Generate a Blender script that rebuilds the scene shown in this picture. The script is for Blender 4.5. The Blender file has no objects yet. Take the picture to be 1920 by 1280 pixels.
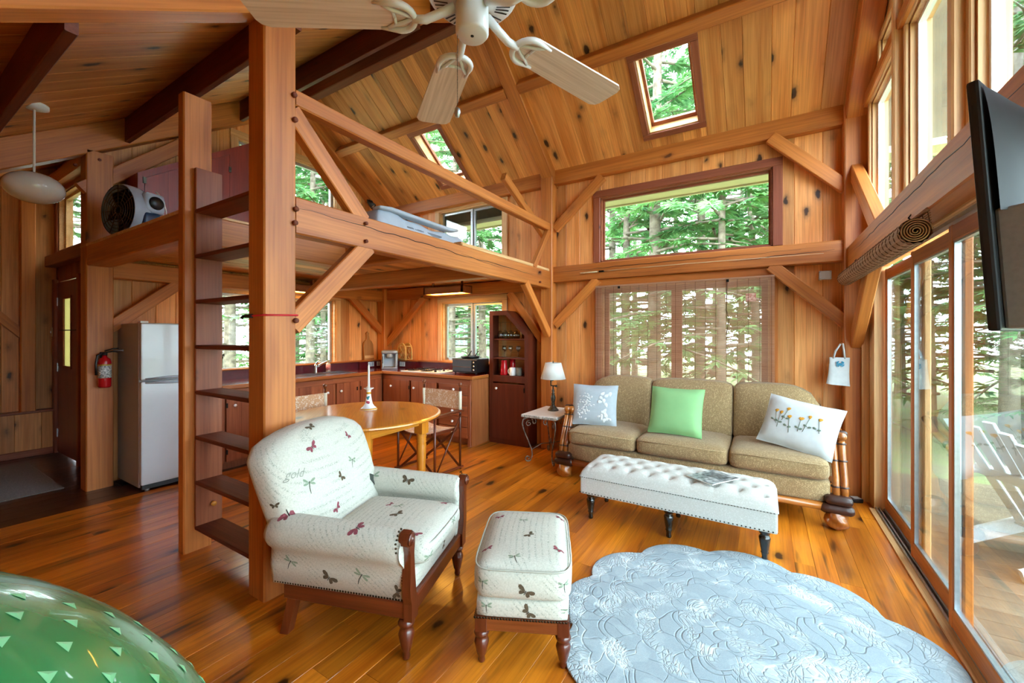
import bpy, bmesh, math, random
from mathutils import Vector, Matrix
from mathutils.bvhtree import BVHTree
random.seed(11)
S = bpy.context.scene
COL = S.collection
V3 = Vector
PI = math.pi

# ---------------------------------------------------------------- camera
cam = bpy.data.cameras.new('camera')
cam.sensor_width = 36.0
cam.lens = 14.478
cam.shift_y = -13.13 / 1920.0
cam.clip_start = 0.05
cam.clip_end = 200
camo = bpy.data.objects.new('camera', cam)
COL.objects.link(camo)
camo.location = (0, 0, 1.45)
camo.rotation_euler = (PI / 2, 0, math.radians(31.438))
S.camera = camo

# ---------------------------------------------------------------- sky and exposure
S.view_settings.view_transform = 'Standard'
S.view_settings.look = 'None'
S.view_settings.gamma = 1.0
S.view_settings.use_curve_mapping = False
S.view_settings.exposure = EXPOSURE = 2.30
S.cycles.max_bounces = 9
S.cycles.diffuse_bounces = 5
S.cycles.glossy_bounces = 4
S.cycles.transparent_max_bounces = 24
S.cycles.transmission_bounces = 6
S.cycles.caustics_reflective = False
S.cycles.caustics_refractive = False
S.cycles.sample_clamp_indirect = 6.0
S.cycles.use_denoising = True
S.cycles.use_adaptive_sampling = True
S.cycles.adaptive_threshold = 0.015
world = bpy.data.worlds.new('overcast sky')
S.world = world
world.use_nodes = True
bg = world.node_tree.nodes['Background']
bg.inputs[0].default_value = (0.86, 0.93, 1.0, 1)
bg.inputs[1].default_value = 5.0

# ---------------------------------------------------------------- materials
def hexc(h):
    h = h.lstrip('#')
    def l(c):
        c = c / 255.0
        return c / 12.92 if c <= 0.04045 else ((c + 0.055) / 1.055) ** 2.4
    return tuple(l(int(h[i:i + 2], 16)) for i in (0, 2, 4)) + (1,)

def nmat(name):
    m = bpy.data.materials.new(name)
    m.use_nodes = True
    nt = m.node_tree
    return m, nt.nodes, nt.links, nt.nodes['Principled BSDF']

def N(nodes, typ, **kw):
    n = nodes.new(typ)
    for k, v in kw.items():
        setattr(n, k, v)
    return n

def ramp(nodes, stops):
    r = nodes.new('ShaderNodeValToRGB')
    e = r.color_ramp.elements
    while len(e) > 1:
        e.remove(e[-1])
    e[0].position, e[0].color = stops[0]
    for p, c in stops[1:]:
        x = e.new(p)
        x.color = c
    return r

def wood(name, c1, c2, rough=0.5, axis=0, knots=1.0, kscale=4.2, coat=0.0, tint=0.25, grain=1.0, kcol='#2a1408', streak=0.0, bump=0.08):
    """grain runs along the given local axis; every object gets its own offset and tint"""
    m, ns, ln, b = nmat(name)
    c1, c2 = hexc(c1), hexc(c2)
    tc = N(ns, 'ShaderNodeTexCoord')
    oi = N(ns, 'ShaderNodeObjectInfo')
    mul = N(ns, 'ShaderNodeVectorMath', operation='SCALE')
    comb = N(ns, 'ShaderNodeCombineXYZ')
    comb.inputs[0].default_value = 41.3
    comb.inputs[1].default_value = 17.7
    comb.inputs[2].default_value = 29.1
    ln.new(comb.outputs[0], mul.inputs[0])
    ln.new(oi.outputs['Random'], mul.inputs['Scale'])
    add = N(ns, 'ShaderNodeVectorMath', operation='ADD')
    ln.new(tc.outputs['Object'], add.inputs[0])
    ln.new(mul.outputs[0], add.inputs[1])
    def mapped(stretch):
        sc = [1, 1, 1]
        sc[axis] = stretch
        v = N(ns, 'ShaderNodeVectorMath', operation='MULTIPLY')
        v.inputs[1].default_value = sc
        ln.new(add.outputs[0], v.inputs[0])
        return v.outputs[0]
    n1 = N(ns, 'ShaderNodeTexNoise')
    n1.inputs['Scale'].default_value = 9 * grain
    n1.inputs['Detail'].default_value = 3
    n1.inputs['Distortion'].default_value = 0.6
    ln.new(mapped(0.09), n1.inputs['Vector'])
    n2 = N(ns, 'ShaderNodeTexNoise')
    n2.inputs['Scale'].default_value = 95 * grain
    n2.inputs['Detail'].default_value = 2
    ln.new(mapped(0.025), n2.inputs['Vector'])
    r1 = ramp(ns, [(0.30, c1), (0.72, c2)])
    ln.new(n1.outputs[0], r1.inputs[0])
    dk = tuple(x * 0.55 for x in c2[:3]) + (1,)
    r2 = ramp(ns, [(0.38, (1, 1, 1, 1)), (0.66, (0.72, 0.66, 0.60, 1))])
    ln.new(n2.outputs[0], r2.inputs[0])
    mx = N(ns, 'ShaderNodeMix', data_type='RGBA', blend_type='MULTIPLY')
    mx.inputs[0].default_value = 0.75
    ln.new(r1.outputs[0], mx.inputs[6])
    ln.new(r2.outputs[0], mx.inputs[7])
    out = mx.outputs[2]
    if streak:
        n3 = N(ns, 'ShaderNodeTexNoise')
        n3.inputs['Scale'].default_value = 16
        n3.inputs['Detail'].default_value = 2
        ln.new(mapped(0.11), n3.inputs['Vector'])
        r3 = ramp(ns, [(0.60, (0, 0, 0, 1)), (0.74, (1, 1, 1, 1))])
        ln.new(n3.outputs[0], r3.inputs[0])
        sm = N(ns, 'ShaderNodeMath', operation='MULTIPLY')
        sm.inputs[1].default_value = streak
        ln.new(r3.outputs[0], sm.inputs[0])
        m3 = N(ns, 'ShaderNodeMix', data_type='RGBA')
        ln.new(sm.outputs[0], m3.inputs[0])
        ln.new(out, m3.inputs[6])
        m3.inputs[7].default_value = hexc(kcol)
        out = m3.outputs[2]
    if knots:
        nd = N(ns, 'ShaderNodeTexNoise')
        nd.inputs['Scale'].default_value = 14
        ln.new(add.outputs[0], nd.inputs['Vector'])
        nv = N(ns, 'ShaderNodeVectorMath', operation='SCALE')
        nv.inputs['Scale'].default_value = 0.035
        ln.new(nd.outputs[1], nv.inputs[0])
        av = N(ns, 'ShaderNodeVectorMath', operation='ADD')
        ln.new(mapped(0.5), av.inputs[0])
        ln.new(nv.outputs[0], av.inputs[1])
        vo = N(ns, 'ShaderNodeTexVoronoi')
        vo.inputs['Scale'].default_value = kscale
        ln.new(av.outputs[0], vo.inputs['Vector'])
        kr = ramp(ns, [(0.0, (1, 1, 1, 1)), (0.085 * knots, (0.95, 0.95, 0.95, 1)), (0.12 * knots, (0.45, 0.45, 0.45, 1)), (0.20 * knots, (0.12, 0.12, 0.12, 1)), (0.30 * knots, (0, 0, 0, 1))])
        ln.new(vo.outputs['Distance'], kr.inputs[0])
        m4 = N(ns, 'ShaderNodeMix', data_type='RGBA')
        ln.new(kr.outputs[0], m4.inputs[0])
        ln.new(out, m4.inputs[6])
        m4.inputs[7].default_value = hexc(kcol)
        out = m4.outputs[2]
    mr = N(ns, 'ShaderNodeMapRange')
    mr.inputs[3].default_value = 1 - tint
    mr.inputs[4].default_value = 1 + tint * 0.6
    ln.new(oi.outputs['Random'], mr.inputs[0])
    vm = N(ns, 'ShaderNodeVectorMath', operation='SCALE')
    ln.new(out, vm.inputs[0])
    ln.new(mr.outputs[0], vm.inputs['Scale'])
    ln.new(vm.outputs[0], b.inputs['Base Color'])
    b.inputs['Roughness'].default_value = rough
    if coat:
        b.inputs['Coat Weight'].default_value = coat
        b.inputs['Coat Roughness'].default_value = 0.12
    if bump:
        bp = N(ns, 'ShaderNodeBump')
        bp.inputs['Strength'].default_value = bump
        bp.inputs['Distance'].default_value = 0.01
        ln.new(n2.outputs[0], bp.inputs['Height'])
        ln.new(bp.outputs[0], b.inputs['Normal'])
    return m

def plain(name, c, rough=0.5, metal=0.0, noise=0.0, nscale=40, emit=None, estr=0, coat=0, bump=0, c2=None, sheen=0, trans=0):
    m, ns, ln, b = nmat(name)
    c = hexc(c) if isinstance(c, str) else c
    b.inputs['Base Color'].default_value = c
    b.inputs['Roughness'].default_value = rough
    b.inputs['Metallic'].default_value = metal
    b.inputs['Coat Weight'].default_value = coat
    if sheen:
        b.inputs['Sheen Weight'].default_value = sheen
    if trans:
        b.inputs['Transmission Weight'].default_value = trans
    tc = N(ns, 'ShaderNodeTexCoord')
    nz = N(ns, 'ShaderNodeTexNoise')
    nz.inputs['Scale'].default_value = nscale
    nz.inputs['Detail'].default_value = 4
    ln.new(tc.outputs['Object'], nz.inputs['Vector'])
    if noise or c2:
        d = hexc(c2) if c2 else tuple(x * (1 - noise) for x in c[:3]) + (1,)
        r = ramp(ns, [(0.35, c), (0.68, d)])
        ln.new(nz.outputs[0], r.inputs[0])
        ln.new(r.outputs[0], b.inputs['Base Color'])
    if bump:
        bp = N(ns, 'ShaderNodeBump')
        bp.inputs['Strength'].default_value = bump
        bp.inputs['Distance'].default_value = 0.005
        ln.new(nz.outputs[0], bp.inputs['Height'])
        ln.new(bp.outputs[0], b.inputs['Normal'])
    if emit:
        b.inputs['Emission Color'].default_value = hexc(emit)
        b.inputs['Emission Strength'].default_value = estr
    return m

def weave(name, c1, c2, scale=120, rough=0.9, bump=0.5, stretch=(1, 1, 1)):
    """woven upholstery: two noise octaves tinted between two yarn colours"""
    m, ns, ln, b = nmat(name)
    tc = N(ns, 'ShaderNodeTexCoord')
    mp = N(ns, 'ShaderNodeVectorMath', operation='MULTIPLY')
    mp.inputs[1].default_value = stretch
    ln.new(tc.outputs['Object'], mp.inputs[0])
    vo = N(ns, 'ShaderNodeTexVoronoi')
    vo.inputs['Scale'].default_value = scale
    ln.new(mp.outputs[0], vo.inputs['Vector'])
    nz = N(ns, 'ShaderNodeTexNoise')
    nz.inputs['Scale'].default_value = scale * 0.35
    ln.new(mp.outputs[0], nz.inputs['Vector'])
    ad = N(ns, 'ShaderNodeMath', operation='ADD')
    ln.new(vo.outputs['Distance'], ad.inputs[0])
    ln.new(nz.outputs[0], ad.inputs[1])
    r = ramp(ns, [(0.55, hexc(c1)), (1.15, hexc(c2))])
    ln.new(ad.outputs[0], r.inputs[0])
    ln.new(r.outputs[0], b.inputs['Base Color'])
    b.inputs['Roughness'].default_value = rough
    b.inputs['Sheen Weight'].default_value = 0.15
    bp = N(ns, 'ShaderNodeBump')
    bp.inputs['Strength'].default_value = bump
    bp.inputs['Distance'].default_value = 0.004
    ln.new(ad.outputs[0], bp.inputs['Height'])
    ln.new(bp.outputs[0], b.inputs['Normal'])
    return m

def glass_mat(name, tint=(0.93, 0.97, 0.96, 1), refl=1.0):
    m = bpy.data.materials.new(name)
    m.use_nodes = True
    ns, ln = m.node_tree.nodes, m.node_tree.links
    ns.clear()
    o = N(ns, 'ShaderNodeOutputMaterial')
    mixs = N(ns, 'ShaderNodeMixShader')
    tr = N(ns, 'ShaderNodeBsdfTransparent')
    tr.inputs[0].default_value = tint
    gl = N(ns, 'ShaderNodeBsdfGlossy')
    gl.inputs['Roughness'].default_value = 0.01
    lw = N(ns, 'ShaderNodeLayerWeight')
    lw.inputs[0].default_value = 0.5
    pw = N(ns, 'ShaderNodeMath', operation='POWER')
    pw.inputs[1].default_value = 3.0
    ln.new(lw.outputs['Facing'], pw.inputs[0])
    mu = N(ns, 'ShaderNodeMath', operation='MULTIPLY_ADD')
    mu.inputs[1].default_value = 0.7 * refl
    mu.inputs[2].default_value = 0.035 * refl
    ln.new(pw.outputs[0], mu.inputs[0])
    ln.new(mu.outputs[0], mixs.inputs[0])
    ln.new(tr.outputs[0], mixs.inputs[1])
    ln.new(gl.outputs[0], mixs.inputs[2])
    ln.new(mixs.outputs[0], o.inputs[0])
    return m

M = {}
M['wall'] = wood('knotty pine wall boards', '#f2ad68', '#d88740', rough=0.5, knots=1.1, kscale=5.8, tint=0.3)
M['ceil'] = wood('knotty pine ceiling boards', '#eca65e', '#cc7c38', rough=0.5, knots=1.2, kscale=5.2, tint=0.32)
M['floor'] = wood('varnished heart pine floor', '#de8620', '#a9540a', rough=0.34, knots=0.95, kscale=3.8, coat=0.28, tint=0.32, streak=0.85, kcol='#2b0e03')
M['beam'] = wood('stained timber frame', '#d4823a', '#a85a1c', rough=0.5, knots=0.45, kscale=2.6, tint=0.14, grain=0.8, kcol='#5c2f12')
M['beamdark'] = wood('dark red stained boards', '#7a3a20', '#5a2413', rough=0.5, knots=0.4, tint=0.12)
M['trim'] = wood('reddish stained trim', '#a15a3a', '#84432a', rough=0.5, knots=0.3, tint=0.08)
M['redwood'] = wood('mahogany stained ladder', '#7d3d26', '#622a18', rough=0.75, knots=0.3, tint=0.08)
M['cab'] = wood('stained kitchen cabinet', '#a95f37', '#884524', rough=0.42, axis=2, knots=0.6, tint=0.12)
M['cabx'] = wood('stained cabinet rails', '#a95f37', '#884524', rough=0.42, axis=0, knots=0.4, tint=0.1)
M['caby'] = wood('stained cabinet rails across', '#9b552f', '#7b3a1c', rough=0.42, axis=1, knots=0.4, tint=0.1)
M['entry'] = wood('dark oiled entry floor', '#4a2314', '#31150b', rough=0.35, knots=0.5, coat=0.3, tint=0.2)
M['lightpine'] = wood('clear pine window jambs', '#e6bb86', '#cf9a5f', rough=0.5, knots=0.3, tint=0.06)
M['glass'] = glass_mat('window glass')
M['glassdoor'] = glass_mat('tinted sliding door glass', (0.68, 0.75, 0.76, 1), 1.2)
M['glassup'] = glass_mat('upper gable window glass', (0.80, 0.88, 0.94, 1), 0.6)
M['lightpinez'] = wood('clear pine framing', '#e2b580', '#c9955c', rough=0.5, axis=2, knots=0.3, tint=0.06)
M['alu'] = plain('brushed aluminium', '#b9bfc4', 0.35, 0.9, noise=0.15)
M['white'] = plain('white vinyl', '#e8e8e4', 0.4, noise=0.04)
M['black'] = plain('black plastic', '#101114', 0.4, noise=0.2)
M['iron'] = plain('black iron', '#1a1714', 0.5, 0.7, noise=0.3)
M['sheath'] = plain('grey board siding', '#8c8478', 0.8, noise=0.2, nscale=8)
M['soffit'] = plain('cream painted soffit', '#d8cfae', 0.7, noise=0.08, nscale=6)

# ---------------------------------------------------------------- mesh builder
class MB:
    def __init__(s):
        s.v, s.f, s.sm, s.mi = [], [], [], []
    def add(s, vs, fs, smooth=False, mi=0):
        o = len(s.v)
        s.v += [tuple(v) for v in vs]
        for f in fs:
            s.f.append([i + o for i in f])
            s.sm.append(smooth)
            s.mi.append(mi)
        return s
    def box(s, a, b, mi=0, c=0.0):
        x0, y0, z0 = a
        x1, y1, z1 = b
        if c <= 0:
            vs = [(x0, y0, z0), (x1, y0, z0), (x1, y1, z0), (x0, y1, z0), (x0, y0, z1), (x1, y0, z1), (x1, y1, z1), (x0, y1, z1)]
            fs = [(0, 3, 2, 1), (4, 5, 6, 7), (0, 1, 5, 4), (1, 2, 6, 5), (2, 3, 7, 6), (3, 0, 4, 7)]
            return s.add(vs, fs, False, mi)
        bm = bmesh.new()
        bmesh.ops.create_cube(bm, size=1)
        for v in bm.verts:
            v.co = V3(((x0 + x1) / 2 + v.co.x * (x1 - x0), (y0 + y1) / 2 + v.co.y * (y1 - y0), (z0 + z1) / 2 + v.co.z * (z1 - z0)))
        bmesh.ops.bevel(bm, geom=list(bm.edges), offset=c, segments=2, affect='EDGES', profile=0.6)
        bm.verts.index_update()
        s.add([v.co for v in bm.verts], [[v.index for v in f.verts] for f in bm.faces], False, mi)
        bm.free()
        return s
    def tube(s, pts, r, n=8, mi=0, cap=True, closed=False, smooth=True):
        pts = [V3(p) for p in pts]
        k = len(pts)
        rs = r if isinstance(r, (list, tuple)) else [r] * k
        vs, fs = [], []
        prev = None
        for i in range(k):
            if closed:
                t = pts[(i + 1) % k] - pts[i - 1]
            else:
                t = pts[min(i + 1, k - 1)] - pts[max(i - 1, 0)]
            if t.length < 1e-9:
                t = V3((0, 0, 1))
            t.normalize()
            if prev is None:
                a = V3((0, 0, 1)) if abs(t.z) < 0.9 else V3((1, 0, 0))
                u = t.cross(a).normalized()
            else:
                u = prev - t * prev.dot(t)
                u = u.normalized() if u.length > 1e-6 else t.orthogonal().normalized()
            prev = u
            w = t.cross(u)
            for j in range(n):
                an = 2 * PI * j / n
                vs.append(pts[i] + (u * math.cos(an) + w * math.sin(an)) * rs[i])
        m = k if closed else k - 1
        for i in range(m):
            for j in range(n):
                a, b = i * n + j, i * n + (j + 1) % n
                c, d = ((i + 1) % k) * n + (j + 1) % n, ((i + 1) % k) * n + j
                fs.append((a, b, c, d))
        if cap and not closed:
            fs.append(tuple(reversed(range(n))))
            fs.append(tuple(range((k - 1) * n, k * n)))
        return s.add(vs, fs, smooth, mi)
    def lathe(s, prof, n=20, o=(0, 0, 0), mi=0, axis=2, smooth=True, a0=0.0, sq=(1, 1)):
        vs, fs = [], []
        k = len(prof)
        for r, z in prof:
            for j in range(n):
                an = a0 + 2 * PI * j / n
                p = [r * math.cos(an) * sq[0], r * math.sin(an) * sq[1], z]
                if axis == 0:
                    p = [p[2], p[0], p[1]]
                elif axis == 1:
                    p = [p[1], p[2], p[0]]
                vs.append((p[0] + o[0], p[1] + o[1], p[2] + o[2]))
        for i in range(k - 1):
            for j in range(n):
                fs.append((i * n + j, i * n + (j + 1) % n, (i + 1) * n + (j + 1) % n, (i + 1) * n + j))
        if prof[0][0] > 1e-6:
            fs.append(tuple(reversed(range(n))))
        if prof[-1][0] > 1e-6:
            fs.append(tuple(range((k - 1) * n, k * n)))
        return s.add(vs, fs, smooth, mi)
    def grid(s, nu, nv, fn, smooth=True, mi=0, closeu=False, closev=False):
        vs = [fn(i / (nu - (0 if closeu else 1)), j / (nv - (0 if closev else 1))) for i in range(nu) for j in range(nv)]
        fs = []
        for i in range(nu if closeu else nu - 1):
            for j in range(nv if closev else nv - 1):
                a, b = i, (i + 1) % nu
                c, d = j, (j + 1) % nv
                fs.append((a * nv + c, b * nv + c, b * nv + d, a * nv + d))
        return s.add(vs, fs, smooth, mi)
    def prism(s, poly, d0, d1, fr=None, mi=0, smooth=False):
        """extrude a 2-D outline; fr maps (a, b, d) to a point"""
        fr = fr or (lambda a, b, d: (a, b, d))
        n = len(poly)
        vs = [fr(p[0], p[1], d0) for p in poly] + [fr(p[0], p[1], d1) for p in poly]
        fs = [tuple(reversed(range(n))), tuple(range(n, 2 * n))]
        s.add(vs, fs, False, mi)
        s.add(vs, [(i, (i + 1) % n, n + (i + 1) % n, n + i) for i in range(n)], smooth, mi)
        return s
    def rbox(s, c, h, r, n=7, puff=(0, 0, 0), mi=0, warp=None):
        """soft cushion: rounded box with puffed faces"""
        ts = []
        for i in range(n + 1):
            t = i / n * 2 - 1
            ts.append(math.copysign(abs(t) ** 0.72, t))
        vs, fs, idx = [], [], {}
        def P(x, y, z):
            p = V3((x * h[0], y * h[1], z * h[2]))
            q = V3([max(-(h[i] - r), min(h[i] - r, p[i])) for i in range(3)])
            d = p - q
            p2 = q + (d.normalized() * r if d.length > 1e-9 else d)
            p2.x += math.copysign(puff[0] * (1 - y * y) * (1 - z * z), x) * abs(x)
            p2.y += math.copysign(puff[1] * (1 - x * x) * (1 - z * z), y) * abs(y)
            p2.z += math.copysign(puff[2] * (1 - x * x) * (1 - y * y), z) * abs(z)
            if warp:
                p2 = V3(warp(p2, x, y, z))
            return (p2.x + c[0], p2.y + c[1], p2.z + c[2])
        def vid(x, y, z):
            k = (round(x, 5), round(y, 5), round(z, 5))
            if k not in idx:
                idx[k] = len(vs)
                vs.append(P(x, y, z))
            return idx[k]
        for ax in range(3):
            for sg in (-1, 1):
                for i in range(n):
                    for j in range(n):
                        q = []
                        for (a, b) in ((i, j), (i + 1, j), (i + 1, j + 1), (i, j + 1)):
                            p = [0, 0, 0]
                            p[ax] = sg
                            p[(ax + 1) % 3] = ts[a]
                            p[(ax + 2) % 3] = ts[b]
                            q.append(vid(*p))
                        fs.append(q if sg > 0 else q[::-1])
        return s.add(vs, fs, True, mi)
    def mesh(s, name, mats):
        me = bpy.data.meshes.new(name)
        me.from_pydata(s.v, [], s.f)
        for m in (mats if isinstance(mats, (list, tuple)) else [mats]):
            me.materials.append(M[m] if isinstance(m, str) else m)
        me.polygons.foreach_set('use_smooth', s.sm)
        me.polygons.foreach_set('material_index', s.mi)
        me.update()
        return me
    def build(s, name, mats, parent=None, label=None, cat=None, group=None, kind=None, loc=None, rot=None):
        o = bpy.data.objects.new(name, s.mesh(name, mats))
        COL.objects.link(o)
        if parent:
            o.parent = parent
        if loc:
            o.location = loc
        if rot:
            o.rotation_euler = rot
        tag(o, label, cat, group, kind)
        return o

def tag(o, label=None, cat=None, group=None, kind=None):
    if label: o['label'] = label
    if cat: o['category'] = cat
    if group: o['group'] = group
    if kind: o['kind'] = kind
    return o

def thing(name, label=None, cat=None, loc=(0, 0, 0), rotz=0.0, group=None, kind=None, parent=None):
    o = bpy.data.objects.new(name, None)
    COL.objects.link(o)
    o.location = loc
    o.rotation_euler = (0, 0, rotz)
    o.empty_display_size = 0.1
    if parent:
        o.parent = parent
    return tag(o, label, cat, group, kind)

def bar(name, p0, p1, w, h, mat, up=(0, 0, 1), ch=0.006, parent=None, label=None, cat=None, kind=None, group=None, ends=None):
    """a straight timber from p0 to p1; local X is its length, so the grain follows it. w across, h along 'up'"""
    p0, p1 = V3(p0), V3(p1)
    x = (p1 - p0)
    L = x.length
    x.normalize()
    u = V3(up)
    u = u - x * u.dot(x)
    if u.length < 1e-6:
        u = x.orthogonal()
    u.normalize()
    y = u.cross(x)
    mat4 = Matrix(((x.x, y.x, u.x, 0), (x.y, y.y, u.y, 0), (x.z, y.z, u.z, 0), (0, 0, 0, 1)))
    mat4.translation = (p0 + p1) / 2
    a, b, c = w / 2, h / 2, min(ch, w / 3, h / 3)
    if c > 0:
        prof = [(-a + c, -b), (a - c, -b), (a, -b + c), (a, b - c), (a - c, b), (-a + c, b), (-a, b - c), (-a, -b + c)]
    else:
        prof = [(-a, -b), (a, -b), (a, b), (-a, b)]
    mb = MB()
    mb.prism(prof, -L / 2, L / 2, lambda p, q, d: (d, p, q))
    if ends:
        for i, (vx, vy, vz) in enumerate(mb.v):
            mb.v[i] = (vx + (ends[0] if vx < 0 else ends[1]) * vz, vy, vz)
    o = mb.build(name, mat, None, label, cat, group, kind)
    if parent:
        o.parent = parent
    o.matrix_local = mat4
    return o

def rects_minus(u0, u1, v0, v1, ops):
    """split a rectangle around openings into column rectangles"""
    us = sorted({u0, u1, *[min(max(x, u0), u1) for o in ops for x in (o[0], o[1])]})
    out = []
    for a, b in zip(us, us[1:]):
        if b - a < 1e-4:
            continue
        cuts = sorted([(o[2], o[3]) for o in ops if o[0] < b - 1e-5 and o[1] > a + 1e-5])
        z = v0
        for c, d in cuts:
            if c > z + 1e-4:
                out.append((a, b, z, min(c, v1)))
            z = max(z, d)
        if z < v1 - 1e-4:
            out.append((a, b, z, v1))
    return out

def boards(parent, O, U, Vd, Nn, u0, u1, v0, v1, ops, wmin, wmax, th, mat, name='plank', ch=0.005, joints=None, rnd=None):
    """planks on a plane: columns along U, length along Vd, face towards Nn (into the room)"""
    O, U, Vd, Nn = V3(O), V3(U).normalized(), V3(Vd).normalized(), V3(Nn).normalized()
    rnd = rnd or random.Random(5)
    us = [u0]
    while us[-1] < u1 - 1e-6:
        nx = us[-1] + rnd.uniform(wmin, wmax)
        us.append(u1 if nx > u1 - wmin * 0.5 else nx)
    for a, b in zip(us, us[1:]):
        f0 = v0((a + b) / 2) if callable(v0) else v0
        f1 = v1((a + b) / 2) if callable(v1) else v1
        spans = rects_minus(a, b, f0, f1, ops)
        for (p, q, r, t) in spans:
            segs = [r]
            if joints:
                x = r + rnd.uniform(0.3, 1.0) * joints
                while x < t - 0.4:
                    segs.append(x)
                    x += joints * rnd.uniform(0.7, 1.3)
            segs.append(t)
            for s0, s1 in zip(segs, segs[1:]):
                lift = rnd.uniform(0, 0.0012)
                c = O + U * ((p + q) / 2) - Nn * (th / 2 - lift)
                bar(name, c + Vd * (s0 + (0.0006 if joints else 0)), c + Vd * (s1 - (0.0006 if joints else 0)), q - p - 0.0004, th, mat, up=Nn, ch=ch, parent=parent)

def sheathing(parent, O, U, Vd, Nn, u0, u1, v0, v1, ops, depth0, depth1, mat='sheath', name='sheathing'):
    O, U, Vd, Nn = V3(O), V3(U).normalized(), V3(Vd).normalized(), V3(Nn).normalized()
    mb = MB()
    for (p, q, r, t) in rects_minus(u0, u1, v0, v1, ops):
        vs = []
        for d in (depth0, depth1):
            for (a, b) in ((p, r), (q, r), (q, t), (p, t)):
                vs.append(O + U * a + Vd * b - Nn * d)
        mb.add(vs, [(0, 1, 2, 3), (7, 6, 5, 4), (0, 4, 5, 1), (1, 5, 6, 2), (2, 6, 7, 3), (3, 7, 4, 0)])
    return mb.build(name, mat, parent)
# ================================================================ the building shell
YA, XL, XR, XE = 4.85, -5.50, 0.78, -7.52
def zA(y): return 3.536 + 0.75 * (4.75 - y)      # ceiling on the sofa side
def zB(y): return 2.62 + 0.645 * y               # long low slope over the camera
YR = (3.536 + 0.75 * 4.75 - 2.62) / 1.395          # ridge
ZR = zB(YR)
FB = (V3((0, YA, 0)), V3((1, 0, 0)), V3((0, 0, 1)), V3((0, -1, 0)))
FL = (V3((XL, 0, 0)), V3((0, 1, 0)), V3((0, 0, 1)), V3((1, 0, 0)))
FR = (V3((XR, 0, 0)), V3((0, 1, 0)), V3((0, 0, 1)), V3((-1, 0, 0)))
FF = (V3((0, -1.05, 0)), V3((1, 0, 0)), V3((0, 0, 1)), V3((0, 1, 0)))
FD = (V3((0, 1.42, 0)), V3((1, 0, 0)), V3((0, 0, 1)), V3((0, -1, 0)))
FE = (V3((XE, 0, 0)), V3((0, 1, 0)), V3((0, 0, 1)), V3((1, 0, 0)))

# floor
fl = thing('floor', 'orange varnished pine plank floor with dark knots and streaks', None, kind='structure')
boards(fl, (0, 0, 0), (1, 0, 0), (0, 1, 0), (0, 0, 1), -4.87, 0.86, -1.05, 4.9, [], 0.10, 0.165, 0.025, 'floor', joints=2.4, ch=0.0015, rnd=random.Random(3))
MB().box((-7.7, -1.2, -0.2), (0.95, 5.0, -0.03)).build('subfloor', 'sheath', fl)
fe = thing('floor_entry', 'dark brown plank floor of the entry by the front door', None, kind='structure')
boards(fe, (0, 0, 0), (1, 0, 0), (0, 1, 0), (0, 0, 1), -7.55, -4.87, -1.05, 4.9, [], 0.13, 0.2, 0.025, 'entry', joints=3.0, ch=0.002, rnd=random.Random(4))

# sofa-side wall
W_UP = (-1.70, 0.075, 2.33, 3.115)
W_LO = (-1.68, 0.05, 0.75, 2.02)
W_KA = (-4.22, -3.12, 1.045, 1.93)
W_LA = (-4.27, -3.12, 2.42, 3.33)
wb = thing('wall_back', 'vertical knotty pine board wall behind the sofa and kitchen', None, kind='structure')
opsA = [W_UP, W_LO, W_KA, W_LA]
boards(wb, *FB, XL, 0.86, 0.0, 3.62, opsA, 0.16, 0.25, 0.02, 'wall', rnd=random.Random(8))
sheathing(wb, *FB, XL - 0.15, 0.95, -0.7, 3.70, opsA, 0.022, 0.12)
# gable wall of kitchen and loft
W_SK = (2.35, 3.90, 0.995, 1.965)
W_LG = (2.55, 3.90, 2.60, 3.86)
wl = thing('wall_left', 'vertical knotty pine board gable wall behind sink and loft', None, kind='structure')
opsL = [W_SK, W_LG]
gtop = lambda u: (min(zB(u), zA(u)) + 0.06)
boards(wl, *FL, 1.36, YA, 0.0, gtop, opsL, 0.16, 0.25, 0.02, 'wall', rnd=random.Random(9))
sheathing(wl, *FL, 1.36, YA + 0.12, -0.7, 3.4, opsL, 0.022, 0.12)
sheathing(wl, *FL, 1.9, 4.4, 3.4, 3.9, opsL, 0.022, 0.12)
sheathing(wl, *FL, 2.5, 3.8, 3.9, 4.4, [], 0.022, 0.12)
# entry walls
wd = thing('wall_entry', 'dark red-brown board wall with the front door', None, kind='structure')
DOOR = (-7.40, -6.47, 0.0, 2.10)
TRAN = (-7.42, -6.30, 2.47, 3.16)
boards(wd, *FD, XE, XL, 0.0, 3.65, [DOOR, TRAN], 0.18, 0.24, 0.02, 'trim', rnd=random.Random(10))
sheathing(wd, *FD, XE - 0.1, XL, -0.4, 3.7, [DOOR, TRAN], 0.022, 0.12)
we = thing('wall_far', 'knotty board end wall of the entry with low ledge', None, kind='structure')
boards(we, *FE, -1.05, 1.42, 0.54, lambda u: zB(u) + 0.05, [], 0.17, 0.24, 0.02, 'wall', rnd=random.Random(12))
boards(we, (XE + 0.08, 0, 0), FE[1], FE[2], FE[3], -1.05, 1.42, 0.0, 0.52, [], 0.2, 0.28, 0.02, 'wall', rnd=random.Random(13))
bar('ledge', (XE + 0.05, -1.05, 0.53), (XE + 0.05, 1.42, 0.53), 0.14, 0.03, 'trim', parent=we)
bar('skirting', (XE + 0.09, -1.05, 0.04), (XE + 0.09, 1.42, 0.04), 0.02, 0.08, 'trim', parent=we)
sheathing(we, *FE, -1.2, 1.5, -0.4, 3.7, [], 0.022, 0.12)
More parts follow.
